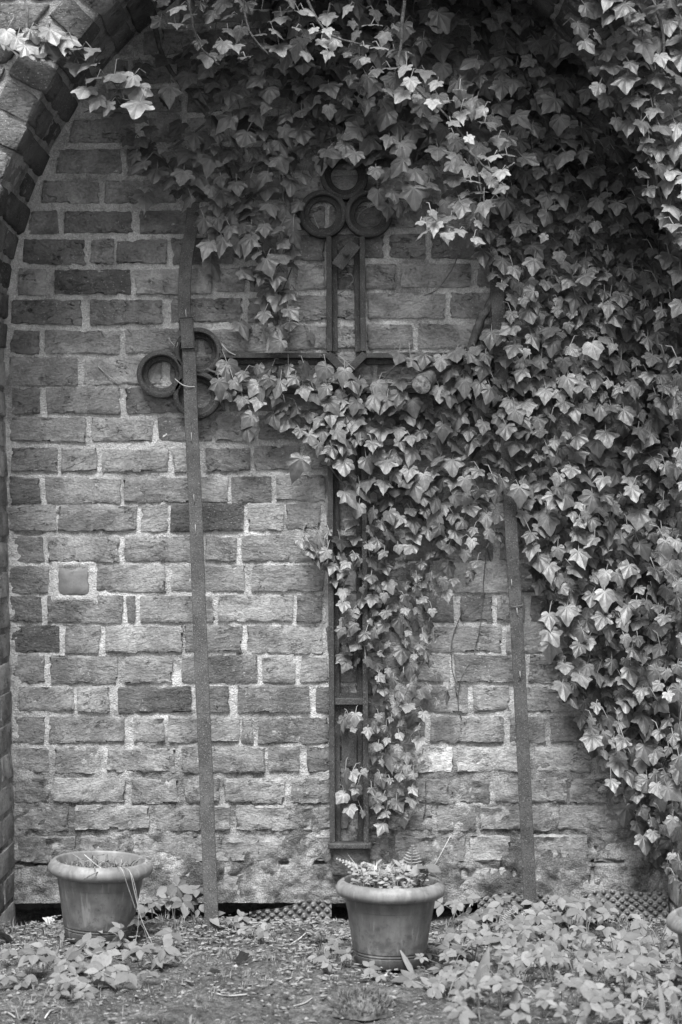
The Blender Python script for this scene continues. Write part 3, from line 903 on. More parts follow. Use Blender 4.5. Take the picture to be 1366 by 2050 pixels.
# ------------------------------------------------------------------ flower pots
def lathe(mb, prof, n=64):
    m = len(prof); vs_ = []; fs = []
    for i in range(n):
        a = 2 * math.pi * i / n
        for r, z in prof: vs_.append((r * math.cos(a), r * math.sin(a), z))
    for i in range(n):
        for j in range(m - 1):
            fs.append((i * m + j, ((i + 1) % n) * m + j, ((i + 1) % n) * m + j + 1, i * m + j + 1))
    mb.add(vs_, fs)
def flower_pot(loc, rz, label, soil_h):
    p = empty('flower_pot', loc); p.rotation_euler = (math.radians(rz[0]), math.radians(rz[1]), rz[2])
    tag(p, label, 'flower pot', 'large rolled-rim flower pots')
    mb = MB()
    lathe(mb, [(0.0, 0.002), (0.082, 0.0), (0.085, 0.003), (0.0890, 0.026), (0.0872, 0.0275), (0.0872, 0.0295), (0.0902, 0.031), (0.0902, 0.0335), (0.0884, 0.035), (0.0884, 0.037),
               (0.0915, 0.0385), (0.108, 0.141), (0.1092, 0.1416), (0.1135, 0.172), (0.1135, 0.178)])
    b = mb.build('body', M['pot'], p)
    try: b.data.set_sharp_from_angle(angle=math.radians(50))
    except Exception: pass
    mb = MB()
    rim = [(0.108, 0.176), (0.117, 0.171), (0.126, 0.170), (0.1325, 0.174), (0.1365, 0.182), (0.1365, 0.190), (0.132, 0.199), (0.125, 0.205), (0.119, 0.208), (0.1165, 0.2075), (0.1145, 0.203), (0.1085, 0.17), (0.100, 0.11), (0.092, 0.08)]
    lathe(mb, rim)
    mb.build('rim', M['rim'], p)  # rim uses the pot material in lighter tones
    mb = MB()
    n = 40; vs_ = [(0, 0, soil_h)]; fs = []
    R = 0.1095 - (0.2 - soil_h) * 0.11
    for k in range(1, 9):
        for i in range(n):
            a = 2 * math.pi * i / n; r = R * k / 8
            x, y = r * math.cos(a), r * math.sin(a)
            vs_.append((x, y, soil_h + 0.018 * (float(fbm(x * 60 + loc[0] * 50, y * 60, 3, 71)) - 0.5)))
    for i in range(n): fs.append((0, 1 + i, 1 + (i + 1) % n))
    for k in range(7):
        for i in range(n):
            fs.append((1 + k * n + i, 1 + (k + 1) * n + i, 1 + (k + 1) * n + (i + 1) % n, 1 + k * n + (i + 1) % n))
    mb.add(vs_, fs); mb.build('compost', M['compost'], p)
    return p
g1 = G(196, 1885); g1 = Vector((g1.x, g1.y + 0.0, 0)); 
pot1 = Vector(((196 - CX) * S * (5.03 / D), -0.47, 0.0)); pot2 = Vector(((780 - CX) * S * (4.783 / D), -0.717, 0.0)); pot3 = Vector(((1456 - CX) * S * (4.38 / D), -1.12, 0.0))
pot1.z = 0.006; pot2.z = -0.002; pot3.z = -0.002
pa = flower_pot(pot1, (1.2, 2.0, 0.3), 'terracotta coloured pot with dead stalks in front of the left end of the wall', 0.178)
pb = flower_pot(pot2, (0.6, 0.8, 1.3), 'terracotta coloured pot full of ferns and weeds below the foot of the cross', 0.188)
pc = flower_pot(pot3, (0, 0, 2.1), 'terracotta coloured pot cut off by the right edge of the picture', 0.18)

# ------------------------------------------------------------------ leaves
def ivy_mesh(name, mat, seed):
    r = random.Random(seed)
    lob = r.uniform(0.9, 1.12); slim = r.uniform(0.86, 1.1)
    half = [(0.0, -0.03), (0.07, -0.13), (0.18, -0.20), (0.31, -0.20), (0.43, -0.12 * lob), (0.52, -0.01), (0.48, 0.10), (0.50, 0.18),
            (0.60, 0.26), (0.69 * lob, 0.39), (0.57, 0.43), (0.45, 0.48), (0.35, 0.56), (0.27, 0.68), (0.17, 0.82), (0.07, 0.94), (0.0, 1.03 * r.uniform(.92, 1.1))]
    heart = [(0.0, -0.03), (0.08, -0.14), (0.20, -0.20), (0.33, -0.17), (0.44, -0.08), (0.50, 0.04), (0.52, 0.14), (0.52, 0.22),
             (0.52, 0.30), (0.51, 0.38), (0.47, 0.47), (0.41, 0.56), (0.34, 0.65), (0.26, 0.75), (0.16, 0.86), (0.07, 0.95), (0.0, 1.02)]
    hb = r.choice([-0.12, 0.0, 0.0, 0.08, 0.2, 0.45]); sharp = r.uniform(1.0, 1.3)
    half = [(x * (1 - hb) + hx * hb, (y if y < .5 else .5 + (y - .5) * sharp) * (1 - hb) + hy * hb) for (x, y), (hx, hy) in zip(half, heart)]
    half = [(x * slim, y) for x, y in half]
    left = [(-x * r.uniform(0.93, 1.07), y + r.uniform(-0.02, 0.02)) for x, y in half[1:-1]][::-1]
    out = half + left
    out = [(x + r.uniform(-.022, .022), y + r.uniform(-.022, .022)) for x, y in out]
    n = len(out)
    fold = r.uniform(0.0, 0.3); curl = r.uniform(0.15, 0.75); side = r.uniform(0.05, 0.5); tw = r.uniform(-0.25, 0.25)
    ph = r.uniform(0, 6)
    vs_ = [(0.0, 0.0)] ; uv = []
    for f in (0.38, 0.72, 1.0):
        for x, y in out: vs_.append((x * f, y * f))
    v3 = []
    for x, y in vs_:
        rad = math.hypot(x, y); ang = math.atan2(x, y)
        h = fold * abs(x) * 0.5 - curl * (max(0, y) ** 2) * 0.5 - side * x * x * 0.8 + tw * x * y * 0.4
        h += 0.045 * rad * math.cos(ang / 0.62 * 2 * math.pi)          # blade dips between the veins
        h += 0.02 * math.sin(7 * x + ph) * rad
        v3.append((x, y, h)); uv.append((x, y))
    fs = []
    for i in range(n): fs.append((0, 1 + (i + 1) % n, 1 + i))
    for k in range(2):
        for i in range(n):
            a = 1 + k * n + i; b = 1 + k * n + (i + 1) % n
            fs.append((a, b, b + n, a + n))
    me = bpy.data.meshes.new(name)
    # orientation: make normals +z
    me.from_pydata(v3, [], fs)
    u = me.uv_layers.new(name='UVMap')
    idx = np.empty(len(me.loops), dtype=np.int32); me.loops.foreach_get('vertex_index', idx)
    u.data.foreach_set('uv', np.asarray(uv, dtype=np.float32)[idx].ravel())
    me.polygons.foreach_set('use_smooth', [True] * len(me.polygons))
    me.materials.append(mat); me.update()
    return me, v3, fs, uv
IVY = [ivy_mesh('ivy_leaf', M['leaf'], 40 + i) for i in range(18)]
YOUNG = [ivy_mesh('young_ivy_leaf', M['young'], 70 + i) for i in range(6)]

def leaf_matrix(base, size, tilt, yaw, roll):
    """leaf plane: +y runs base->tip, +z upper face. Tip hangs down and out from the wall, upper face looks out and up."""
    t = math.radians(tilt)
    n = Vector((0, -math.cos(t), math.sin(t))); v = Vector((0, -math.sin(t), -math.cos(t)))
    u = v.cross(n)
    m = Matrix(((u.x, v.x, n.x), (u.y, v.y, n.y), (u.z, v.z, n.z))).to_4x4()
    m = Matrix.Rotation(math.radians(yaw), 4, 'Z') @ m @ Matrix.Rotation(math.radians(roll), 4, 'Z')
    return Matrix.Translation(base) @ m @ Matrix.Scale(size, 4)

def scatter(polys, spacing, r, jitter_try=40, holes=()):
    "dart throwing in pixel space; spacing may be a function of (x, y)"
    xs = [p[0] for q in polys for p in q]; ys = [p[1] for q in polys for p in q]
    x0, x1, y0, y1 = min(xs), max(xs), min(ys), max(ys)
    fsp = spacing if callable(spacing) else (lambda x, y: spacing)
    base = 20.0
    grid = {}; out = []
    tries = int((x1 - x0) * (y1 - y0) / 220.0 * jitter_try / 10)
    for _ in range(tries):
        x = r.uniform(x0, x1); y = r.uniform(y0, y1)
        if not any(inpoly(x, y, q) for q in polys): continue
        if any(inpoly(x, y, h) for h in holes) and r.random() < 0.95: continue
        d = fsp(x, y) * r.uniform(0.85, 1.15)
        gx, gy = int(x // base), int(y // base); ok = True
        R = int(d // base) + 1
        for i in range(gx - R, gx + R + 1):
            for j in range(gy - R, gy + R + 1):
                for (a, b) in grid.get((i, j), ()):
                    if (a - x) ** 2 + (b - y) ** 2 < d * d: ok = False; break
                if not ok: break
            if not ok: break
        if ok:
            grid.setdefault((gx, gy), []).append((x, y)); out.append((x, y))
    return out

def vine(label, polys, spacing, size, depth, seed, stems=(), meshes=IVY, tilt=(18, 58), holes=(), back=None, maxn=300, extra=(), stem_r=0.004, yawr=38, cat='ivy', runners=4):
    r = random.Random(seed)
    pts = scatter(polys, spacing, r, holes=holes) if polys else []
    pts = pts + list(extra)
    anchor = P(*(stems[0][0][:2] if stems else pts[0][:2]), 0)
    root = empty('ivy_vine', (anchor.x, -0.02, anchor.z))
    tag(root, label, cat, 'ivy vines on the wall')
    inv = root.location.copy()
    pmb = MB(); bmb = MB()
    for st in stems:
        smb = MB()
        path = spline([P(p[0], p[1], p[2]) - inv for p in st], 5)
        r0 = st[0][3] if len(st[0]) > 3 else stem_r; r1 = st[-1][3] if len(st[-1]) > 3 else stem_r * 0.5
        path = [p + Vector((r.uniform(-.003, .003), r.uniform(-.002, .002), 0)) for p in path]
        smb.tube(path, [r0 + (r1 - r0) * i / (len(path) - 1) + r.uniform(-.18, .18) * r0 for i in range(len(path))], 9)
        if r0 > 0.006: smb.v = [tuple(Vector(v) + Vector((r.uniform(-1, 1), r.uniform(-1, 1), r.uniform(-1, 1))) * r0 * .16) for v in smb.v]
        smb.build('stem', M['stem'], root)
    recs = []
    for q in pts:
        x, y = q[0], q[1]
        d = r.uniform(*depth) if not callable(depth) else depth(x, y, r)
        s_px = (q[2] if len(q) > 2 else (size(x, y, r) if callable(size) else r.uniform(*size)))
        if len(q) > 3: d = q[3]
        k = (D + d) / D
        sc = s_px * S * k / 1.3
        tl = r.uniform(*tilt); yaw = r.gauss(0, yawr * 0.6); roll = r.gauss(0, 22)
        base = P(x, y - 0.30 * s_px, d)
        recs.append((s_px, base, sc, tl, yaw, roll, r.randrange(len(meshes))))
    # wandering runners from leaf to leaf
    for _ in range(runners if len(pts) > 25 else 1):
        cur = r.choice(pts)[:2]; path = [cur]
        for _k in range(9):
            nxt = [q[:2] for q in pts if 14 < cur[1] - q[1] < 85 and abs(q[0] - cur[0]) < 45]
            if not nxt: break
            cur = r.choice(nxt); path.append(cur)
        if len(path) < 3: continue
        dd = (lambda: -r.uniform(.02, .06)) if min(abs(v) for v in ((depth if not callable(depth) else (-.1, -.1)))) < .3 else (lambda: r.uniform(*depth) + .03)
        rb_ = MB(); sp = spline([P(x, y, dd()) - inv for x, y in path], 4); r0 = r.uniform(.0016, .0034)
        rb_.tube(sp, [r0 * (.5 + .5 * i / len(sp)) for i in range(len(sp))], 6); rb_.build('stem', M['stem'], root)
    recs.sort(key=lambda a: -a[0])
    for i, (s_px, base, sc, tl, yaw, roll, mi) in enumerate(recs):
        me, v3, fs, uv = meshes[mi]
        m = leaf_matrix(base - inv, sc, tl, yaw, roll)
        if i < maxn:
            o = link('leaf', me, root); o.matrix_local = m
        else:
            bmb.add([m @ Vector(v) for v in v3], fs, uv)
        # petiole back towards the wall
        b = base - inv
        L_ = min(0.10, sc * r.uniform(0.9, 1.8))
        e = b + Vector((r.uniform(-.5, .5) * L_, min(0.75 * L_, -base.y * 0.8 if base.y > -0.35 else 0.6 * L_), r.uniform(0.0, 0.7) * L_))
        mid = (b + e) / 2 + Vector((0, -0.1 * L_, 0.22 * L_))
        pmb.tube([b, mid, e], [0.0011, 0.0013, 0.0016], 4, cap=False)
    if back:
        bp = scatter(back[0], back[1], r, holes=holes)
        for (x, y) in bp:
            s_px = r.uniform(*back[2]); d = r.uniform(*back[3]); k = (D + d) / D
            m = leaf_matrix(P(x, y - 0.3 * s_px, d) - inv, s_px * S * k / 1.3, r.uniform(5, 50), r.gauss(0, 25), r.gauss(0, 30))
            me, v3, fs, uv = meshes[r.randrange(len(meshes))]
            bmb.add([m @ Vector(v) for v in v3], fs, uv)
    if pmb.v: pmb.build('petioles', M['petiole'], root)['kind'] = 'stuff'
    if bmb.v:
        o = bmb.build('foliage', meshes[0][0].materials[0], root); o['kind'] = 'stuff'
    return root, len(recs)

cnts = []
TREF = [(590, 385), (590, 500), (765, 500), (790, 440), (780, 385), (735, 338), (645, 338)]
def V(*a, **k):
    o, n = vine(*a, **k); cnts.append(n); return o

# right-hand mass, upper and lower half
def dR(x, y, r):
    if 1085 <= x <= 1300: return -(r.uniform(.10, .17) if r.random() < .7 else r.uniform(.04, .09))
    if x > 1300: return -r.uniform(0.06, 0.12 + 0.32 * min(1, (x - 1300) / 60))
    if 920 < x < 1085: return -r.uniform(0.06, 0.135)
    return -r.uniform(0.03, 0.05 + 0.10 * min(1, max(0, (x - 950) / 300)))
upR0 = [(985, 330), (1040, 250), (1150, 270), (1260, 300), (1400, 300), (1400, 790), (930, 790), (930, 735), (960, 690), (1010, 650), (1020, 590), (985, 560), (955, 500), (960, 420)]
def cutpoly(poly, f): return [p for p in poly if f(p)]
upA = [(985, 330), (1040, 250), (1150, 270), (1175, 290), (1175, 790), (930, 790), (930, 735), (960, 690), (1010, 650), (1020, 590), (985, 560), (955, 500), (960, 420)]
upB = [(1175, 290), (1260, 300), (1400, 300), (1400, 790), (1175, 790)]
V('dark ivy closing over the right trefoil and the top of the right bar', [upA], 20.5, (22, 50), dR, 201,
  stems=[[(1235, 110, -.05, .010), (1228, 200, -.05), (1212, 300, -.04), (1200, 420, -.03, .006)], [(1010, 540, -.055, .010), (985, 600, -.06), (958, 650, -.05), (936, 730, -.045, .014)]],
  back=([upA], 26, (28, 44), (-.045, -.015)), runners=7)
V('dark ivy along the right edge of the picture above the crossbar height', [upB], 20.5, (22, 50), dR, 212,
  stems=[[(1330, 300, -.05, .004), (1318, 560, -.05), (1325, 800, -.05, .003)]], back=([upB], 26, (28, 44), (-.045, -.015)), runners=7)
loA = [(1010, 770), (1400, 770), (1400, 1160), (1075, 1160), (1050, 1060), (1020, 1000), (1000, 900)]
loB = [(1075, 1150), (1400, 1150), (1400, 1800), (1352, 1770), (1300, 1710), (1255, 1640), (1215, 1560), (1180, 1480), (1130, 1400), (1105, 1320), (1090, 1240)]
V('dense ivy right of the right bar, between crossbar and bar middle', [loA], 21, (23, 52), dR, 202,
  stems=[[(1300, 760, -.03, .006), (1330, 950, -.03), (1310, 1150, -.03, .005)]], back=([loA], 26, (28, 46), (-.05, -.015)), runners=8)
V('ivy tapering down the lower right edge towards the cut-off pot', [loB], 21, (24, 52), dR, 213,
  stems=[[(1180, 1100, -.03, .005), (1200, 1300, -.03), (1240, 1500, -.03, .003)], [(1310, 1150, -.03, .005), (1320, 1450, -.03), (1345, 1720, -.03, .003)]], back=([loB], 27, (28, 46), (-.05, -.015)), runners=9)
# ivy over the shaft of the cross
shaft = [(690, 770), (860, 770), (1000, 780), (1010, 960), (1000, 1080), (965, 1150), (900, 1190), (868, 1260), (878, 1330), (905, 1395), (850, 1440), (862, 1500), (830, 1570), (822, 1650), (770, 1675), (758, 1600),
         (757, 1400), (750, 1350), (690, 1345), (680, 1240), (668, 1170), (618, 1110), (605, 1085), (640, 1060), (700, 1080), (720, 1000), (690, 960), (650, 930), (640, 880)]
shoe = [(672, 1425), (735, 1440), (740, 1480), (690, 1470)]; shoe2 = [(690, 1540), (745, 1550), (780, 1660), (740, 1670), (690, 1640)]
V('ivy climbing over the shaft of the iron cross down to its foot', [shaft, shoe, shoe2], lambda x, y: 23 - 2 * min(1, max(0, (y - 1000) / 250)) + (9 if x < 748 and (830 < y < 1050 or y > 1350) else 2), lambda x, y, r: r.uniform(30, 48) - 14 * min(1, max(0, (y - 1000) / 200)), lambda x, y, r: -r.uniform(.045, .085 if x < 930 else .125), 203,
  stems=[[(782, 1075, -.03, .007), (790, 1000, -.03), (792, 930, -.03), (808, 890, -.03), (835, 868, -.03, .006)], [(925, 1440, -.012, .0015), (918, 1380, -.012), (955, 1290, -.012), (968, 1190, -.012), (975, 1080, -.014, .0012)],
         [(915, 1395, -.012, .0018), (905, 1300, -.012), (925, 1220, -.012, .0015)], [(770, 1640, -.02, .003), (775, 1450, -.02), (765, 1250, -.02), (780, 1080, -.03, .004)], [(855, 1560, -.01, .0015), (848, 1640, -.01, .001)]],
  extra=[(x_, y_, 34) for x_, y_ in ((618, 1095), (640, 1083), (655, 1112), (636, 1124), (668, 1140), (690, 1150), (604, 1088), (720, 1130), (690, 1185), (707, 1232), (698, 1272), (690, 1322), (716, 1328), (688, 1448), (712, 1440), (705, 1556), (715, 1585), (700, 1625), (690, 1600))] + [(x_, y_, 46, -.095) for x_, y_ in ((800, 722), (822, 730), (850, 722), (884, 728), (912, 716), (940, 722), (905, 752), (930, 775), (880, 790), (900, 800), (955, 745), (800, 800), (775, 812), (750, 806))],
  back=([[(745, 800), (985, 800), (980, 1000), (870, 1180), (845, 1400), (815, 1640), (750, 1650), (745, 1300)]], 34, (30, 46), (-.035, -.012)))
# along the left arm
armp = [(432, 735), (500, 745), (560, 730), (690, 752), (720, 800), (720, 880), (690, 940), (640, 900), (600, 870), (560, 850), (500, 810), (460, 800), (430, 780)]
V('ivy creeping along the left arm of the iron cross', [armp], 22, (30, 50), (-.115, -.055), 204, tilt=(10, 50),
  stems=[[(415, 738, -.07, .003), (470, 760, -.07), (560, 770, -.06), (690, 790, -.06, .005)], [(640, 860, -.05, .003), (660, 930, -.05), (700, 985, -.05, .002)]],
  extra=[(495, 868, 46), (505, 845, 44), (603, 935, 60), (648, 905, 52), (690, 1000, 52), (720, 985, 50), (735, 870, 40), (745, 895, 34), (575, 850, 50), (520, 780, 60), (455, 745, 62)])
# upper left: back wall ivy with the strand that hangs beside the cross
tl = [(250, 150), (330, 120), (420, 70), (560, 60), (660, 150), (680, 280), (650, 330), (605, 395), (600, 470), (560, 440), (500, 430), (440, 470), (400, 430), (370, 410), (320, 370), (280, 330), (250, 280), (235, 230)]
strand = [(470, 420), (580, 420), (600, 500), (575, 560), (590, 640), (565, 700), (530, 660), (515, 590), (480, 560), (475, 490)]
low2 = [(390, 400), (470, 430), (470, 500), (420, 505), (395, 450)]
V('ivy on the shaded upper left of the niche with a strand hanging beside the cross', [tl, strand, low2], lambda x, y: 25 if y < 390 else 23, (32, 54), (-.13, -.04), 205, tilt=(15, 60),
  stems=[[(300, 0, -.1, .008), (330, 120, -.06), (420, 240, -.04), (470, 380, -.04), (530, 520, -.04), (545, 690, -.03, .002)], [(420, 240, -.04, .004), (330, 300, -.04), (250, 280, -.04, .002)]],
  holes=[TREF, [(290, 130), (420, 140), (420, 260), (360, 300), (290, 260)]], extra=[(480, 660, 46, -.03), (620, 678, 34, -.02), (290, 405, 56, -.06), (422, 540, 56, -.03)])
# top centre, dark inside the niche head
tc = [(560, -40), (1210, -60), (1290, 120), (1330, 300), (1100, 330), (990, 330), (960, 430), (940, 480), (880, 470), (800, 440), (770, 400), (735, 340), (690, 320), (650, 320), (660, 240), (600, 180)]
V('dark ivy filling the shaded head of the niche above the cross', [tc], 25, (34, 58), (-.22, -.05), 206, tilt=(10, 60), extra=[(668, 318, 46, -.085), (700, 312, 48, -.085), (728, 326, 44, -.085), (648, 330, 42, -.08), (740, 352, 40, -.085), (757, 395, 44, -.085), (778, 424, 46, -.085), (706, 338, 36, -.09)], holes=[TREF, [(850, 60), (1010, 70), (1000, 160), (860, 150)], [(1180, 130), (1260, 130), (1240, 290), (1180, 280)]],
  stems=[[(960, -40, -.1, .012), (1000, 40, -.1), (1060, 105, -.08), (1130, 200, -.05), (1240, 300, -.05, .006)], [(830, -40, -.12, .006), (790, 60, -.1), (740, 180, -.08), (700, 300, -.05, .003)]],
  back=([[(420, -100), (1250, -100), (1280, 250), (960, 330), (700, 300), (600, 200)]], 38, (44, 64), (-.06, -.02)))
# bright strands hanging free in front of the niche
fs_polys = [[(560, 40), (660, 20), (790, 10), (800, 100), (760, 140), (690, 110), (600, 130)], [(740, 120), (800, 110), (860, 160), (960, 200), (990, 260), (960, 290), (880, 230), (770, 200)],
            [(840, 200), (1000, 240), (1010, 330), (940, 300)], [(900, 260), (1020, 300), (1010, 400), (960, 460), (930, 400)], [(820, 430), (950, 420), (965, 490), (850, 480)]]
V('bright young ivy strand hanging free in front of the arch, right of centre', fs_polys, 26, (22, 46), (-.56, -.40), 207, meshes=YOUNG, tilt=(30, 80), stem_r=.003,
  stems=[[(815, -60, -.5, .005), (805, 60, -.5), (800, 140, -.5), (850, 190, -.5), (905, 245, -.48), (950, 320, -.46), (962, 400, -.44), (930, 470, -.42, .002)], [(600, -40, -.5, .004), (650, 60, -.5), (730, 90, -.5, .002)],
          [(940, 300, -.47, .003), (985, 345, -.46), (1030, 325, -.45, .002)], [(965, 380, -.44, .002), (975, 430, -.44), (940, 490, -.43, .001)]])
V('bright ivy sprigs hanging from the top edge, left of centre', [[(310, -20), (430, -20), (430, 40), (390, 80), (310, 70)], [(380, 60), (560, 40), (560, 110), (470, 130), (400, 120)], [(430, -40), (640, -40), (620, 40), (450, 40)]],
  26, (28, 48), (-.52, -.36), 208, meshes=YOUNG[:3] + IVY[:4], tilt=(30, 80),
  stems=[[(370, -60, -.5, .004), (385, 40, -.5), (400, 90, -.48), (440, 130, -.46, .002)], [(480, -60, -.5, .004), (500, 60, -.5), (540, 110, -.48, .002)]])
V('ivy sprig trailing across the left side of the arch ring', [[(0, 60), (60, 70), (130, 80), (150, 110), (110, 140), (60, 120), (0, 110)], [(120, 100), (190, 110), (190, 140), (150, 165), (125, 140)], [(165, 165), (270, 155), (300, 185), (290, 225), (180, 215)]],
  25, (38, 64), (-.50, -.45), 209, meshes=YOUNG[:4] + IVY[:2], tilt=(25, 80),
  stems=[[(10, 85, -.46, .003), (60, 105, -.47), (110, 110, -.47), (160, 115, -.46), (220, 155, -.45), (230, 190, -.46), (170, 225, -.45, .0015)], [(50, -20, -.45, .004), (55, 50, -.46), (60, 105, -.47, .002)]])
V('pale ivy on the outer wall at the top right corner', [[(1200, -40), (1400, -40), (1400, 520), (1350, 480), (1310, 330), (1270, 220), (1230, 110)]], 27, (36, 60), (-.52, -.43), 210, meshes=YOUNG[:1] + IVY, tilt=(20, 70), holes=[[(1250, 70), (1310, 60), (1330, 190), (1280, 180)]],
  stems=[[(1300, -40, -.46, .005), (1330, 100, -.46), (1310, 220, -.46), (1340, 320, -.45, .003)]])
V('dark ivy covering the right side of the arch ring', [[(1110, -60), (1235, -60), (1300, 110), (1350, 330), (1380, 500), (1320, 460), (1240, 270), (1160, 100)]], 23, (30, 54), (-.47, -.36), 214, tilt=(15, 60),
  stems=[[(1180, -60, -.44, .006), (1240, 100, -.44), (1290, 260, -.43), (1330, 420, -.42, .003)]])
# unseen ivy above the picture, its bulge added to shade the niche head
V('ivy mass bulging over the crown of the arch along the top edge', [[(120, -330), (1250, -330), (1330, -70), (1100, -75), (900, -95), (560, -95), (330, -75), (150, -60)]], 34, (50, 76), (-.70, -.44), 211, tilt=(15, 60),
  stems=[[(700, -330, -.45, .01), (690, -80, -.47, .006)]], maxn=0)

# sawn-off ivy trunk
o = empty('cut_branch', P(868, 745, -.06))
tag(o, 'thick sawn-off branch with pale cut end sticking out over the right arm of the cross', 'branch')
mb = MB(); path = spline([P(874, 740, -.03), P(864, 750, -.065), P(852, 762, -.105), P(844, 770, -.13)], 5)
mb.tube([p - o.location for p in path], [.020 + .008 * i / len(path) + .002 * math.sin(i * 1.7) for i in range(len(path))], 14, cap=False); mb.v = [tuple(Vector(v) + Vector((rng.uniform(-1, 1), rng.uniform(-1, 1), rng.uniform(-1, 1))) * .0022) for v in mb.v]; mb.build('bark', M['stem'], o)
dv = (path[-1] - path[-3]).normalized(); c = path[-1] - o.location
a = dv.cross(Vector((0, 0, 1))).normalized(); b = dv.cross(a); vs_ = [c + dv * .006]; fsx = []
for k in (1, 2, 3):
    for i in range(14):
        an = 2 * math.pi * i / 14; vs_.append(c + (a * math.cos(an) + b * math.sin(an)) * (.0092 * k) + dv * rng.uniform(-.001, .005) * (k < 3))
for i in range(14):
    fsx.append((0, 1 + i, 1 + (i + 1) % 14))
    for k in (0, 1): fsx.append((1 + k * 14 + i, 15 + k * 14 + i, 15 + k * 14 + (i + 1) % 14, 1 + k * 14 + (i + 1) % 14))
mesh_obj('cut_face', vs_, fsx, M['cut'], o)

# twigs caught on the cross and wall
def twig(pts, r, label, mat='straw'):
    p0 = P(*pts[0]); t = MB(); t.tube([p - p0 for p in spline([P(*q) for q in pts], 4)], r, 5)
    ob = t.build('dry_twig', M[mat]); ob.location = p0
    tag(ob, label, 'twig', 'dry twigs and straws')
twig([(196, 733, -.008), (212, 748, -.012), (224, 758, -.012), (237, 770, -.006)], .0014, 'thin forked twig stuck to the bricks left of the left trefoil')
twig([(350, 758, -.095), (365, 770, -.1), (380, 774, -.1), (395, 774, -.09)], .0013, 'pale straw crossing the left bar below the left ring')
twig([(336, 676, -.02), (346, 688, -.03), (354, 694, -.05), (356, 685, -.05)], .0013, 'small hooked straw on the left edge of the left trefoil')
twig([(445, 690, -.05), (456, 702, -.055), (470, 710, -.05), (485, 712, -.04)], .0015, 'pale straw lying on the start of the left arm')
twig([(678, 711, -.056), (696, 727, -.058), (711, 740, -.056)], .0016, 'pale straw lying on the crossing of the iron cross')
twig([(676, 590, -.03), (694, 578, -.04), (708, 560, -.045), (700, 548, -.05), (685, 556, -.045)], .0011, 'curled straw inside the upper shaft below the tilted plate', 'twig')
twig([(627, 428, -.02), (633, 445, -.022), (639, 458, -.03)], .001, 'short straw inside the left ring of the top trefoil')
twig([(716, 440, -.02), (722, 425, -.03), (738, 414, -.04), (752, 408, -.045)], .0013, 'thin stem curling inside the right ring of the top trefoil', 'petiole')
twig([(815, 605, -.008), (860, 588, -.012), (880, 575, -.015), (905, 540, -.02), (918, 510, -.025)], .0016, 'thin dark twig over the bricks right of the upper shaft', 'twig')

# ------------------------------------------------------------------ dimpled drainage sheets at the wall foot
def membrane(x0, x1, yt, yb, y0, label, tone_mat='membrane', wav=6):
    a, b = P(x0, yb, y0), P(x1, yt, y0)
    o = empty('dimpled_sheet', (a.x, y0, a.z)); tag(o, label, 'drainage sheet', 'dimpled drainage sheets at the wall foot')
    W, H = b.x - a.x, b.z - a.z
    res = 0.0025; nx = int(W / res); nz = int(H / res)
    X, Z = np.meshgrid(np.linspace(0, W, nx), np.linspace(0, H, nz))
    top = 1 - 0.5 * vnoise(X * 11 + x0, X * 0 + 3.3, 81)
    pit = 0.026
    rowi = np.floor(Z / (pit * 0.55)); fx = ((X / pit + 0.5 * (rowi % 2)) % 1) - 0.5; fz = ((Z / (pit * 0.55)) % 1) - 0.5
    rr_ = np.hypot(fx, fz * 0.55)
    Yd = -np.clip((0.26 - rr_) / 0.12, 0, 1) ** 0.8 * 0.009
    Zs = Z * top
    Zs = Zs + (fbm(X * 25, Z * 25, 2, 83) - 0.5) * 0.012
    Yd = Yd + 0.02 * (fbm(X * 14 + x0, Z * 9, 3, 82) - 0.5) + 0.012 * np.sin(X * 17 + x0) - 0.25 * (H - Zs)
    i = np.arange(nz - 1)[:, None] * nx + np.arange(nx - 1)[None, :]
    f = np.stack([i, i + 1, i + nx + 1, i + nx], -1).reshape(-1, 4)
    mesh_obj('sheet', np.stack([X, Yd, Zs], -1).reshape(-1, 3).tolist(), f.tolist(), M[tone_mat], o)
membrane(500, 664, 1800, 1846, -0.035, 'grey dimpled drainage sheet at the wall foot between left bar and centre pot')
membrane(956, 1066, 1776, 1838, -0.03, 'dark dimpled drainage sheet just left of the right bar foot')
membrane(1072, 1336, 1772, 1840, -0.04, 'long dark dimpled drainage sheet right of the right bar foot')

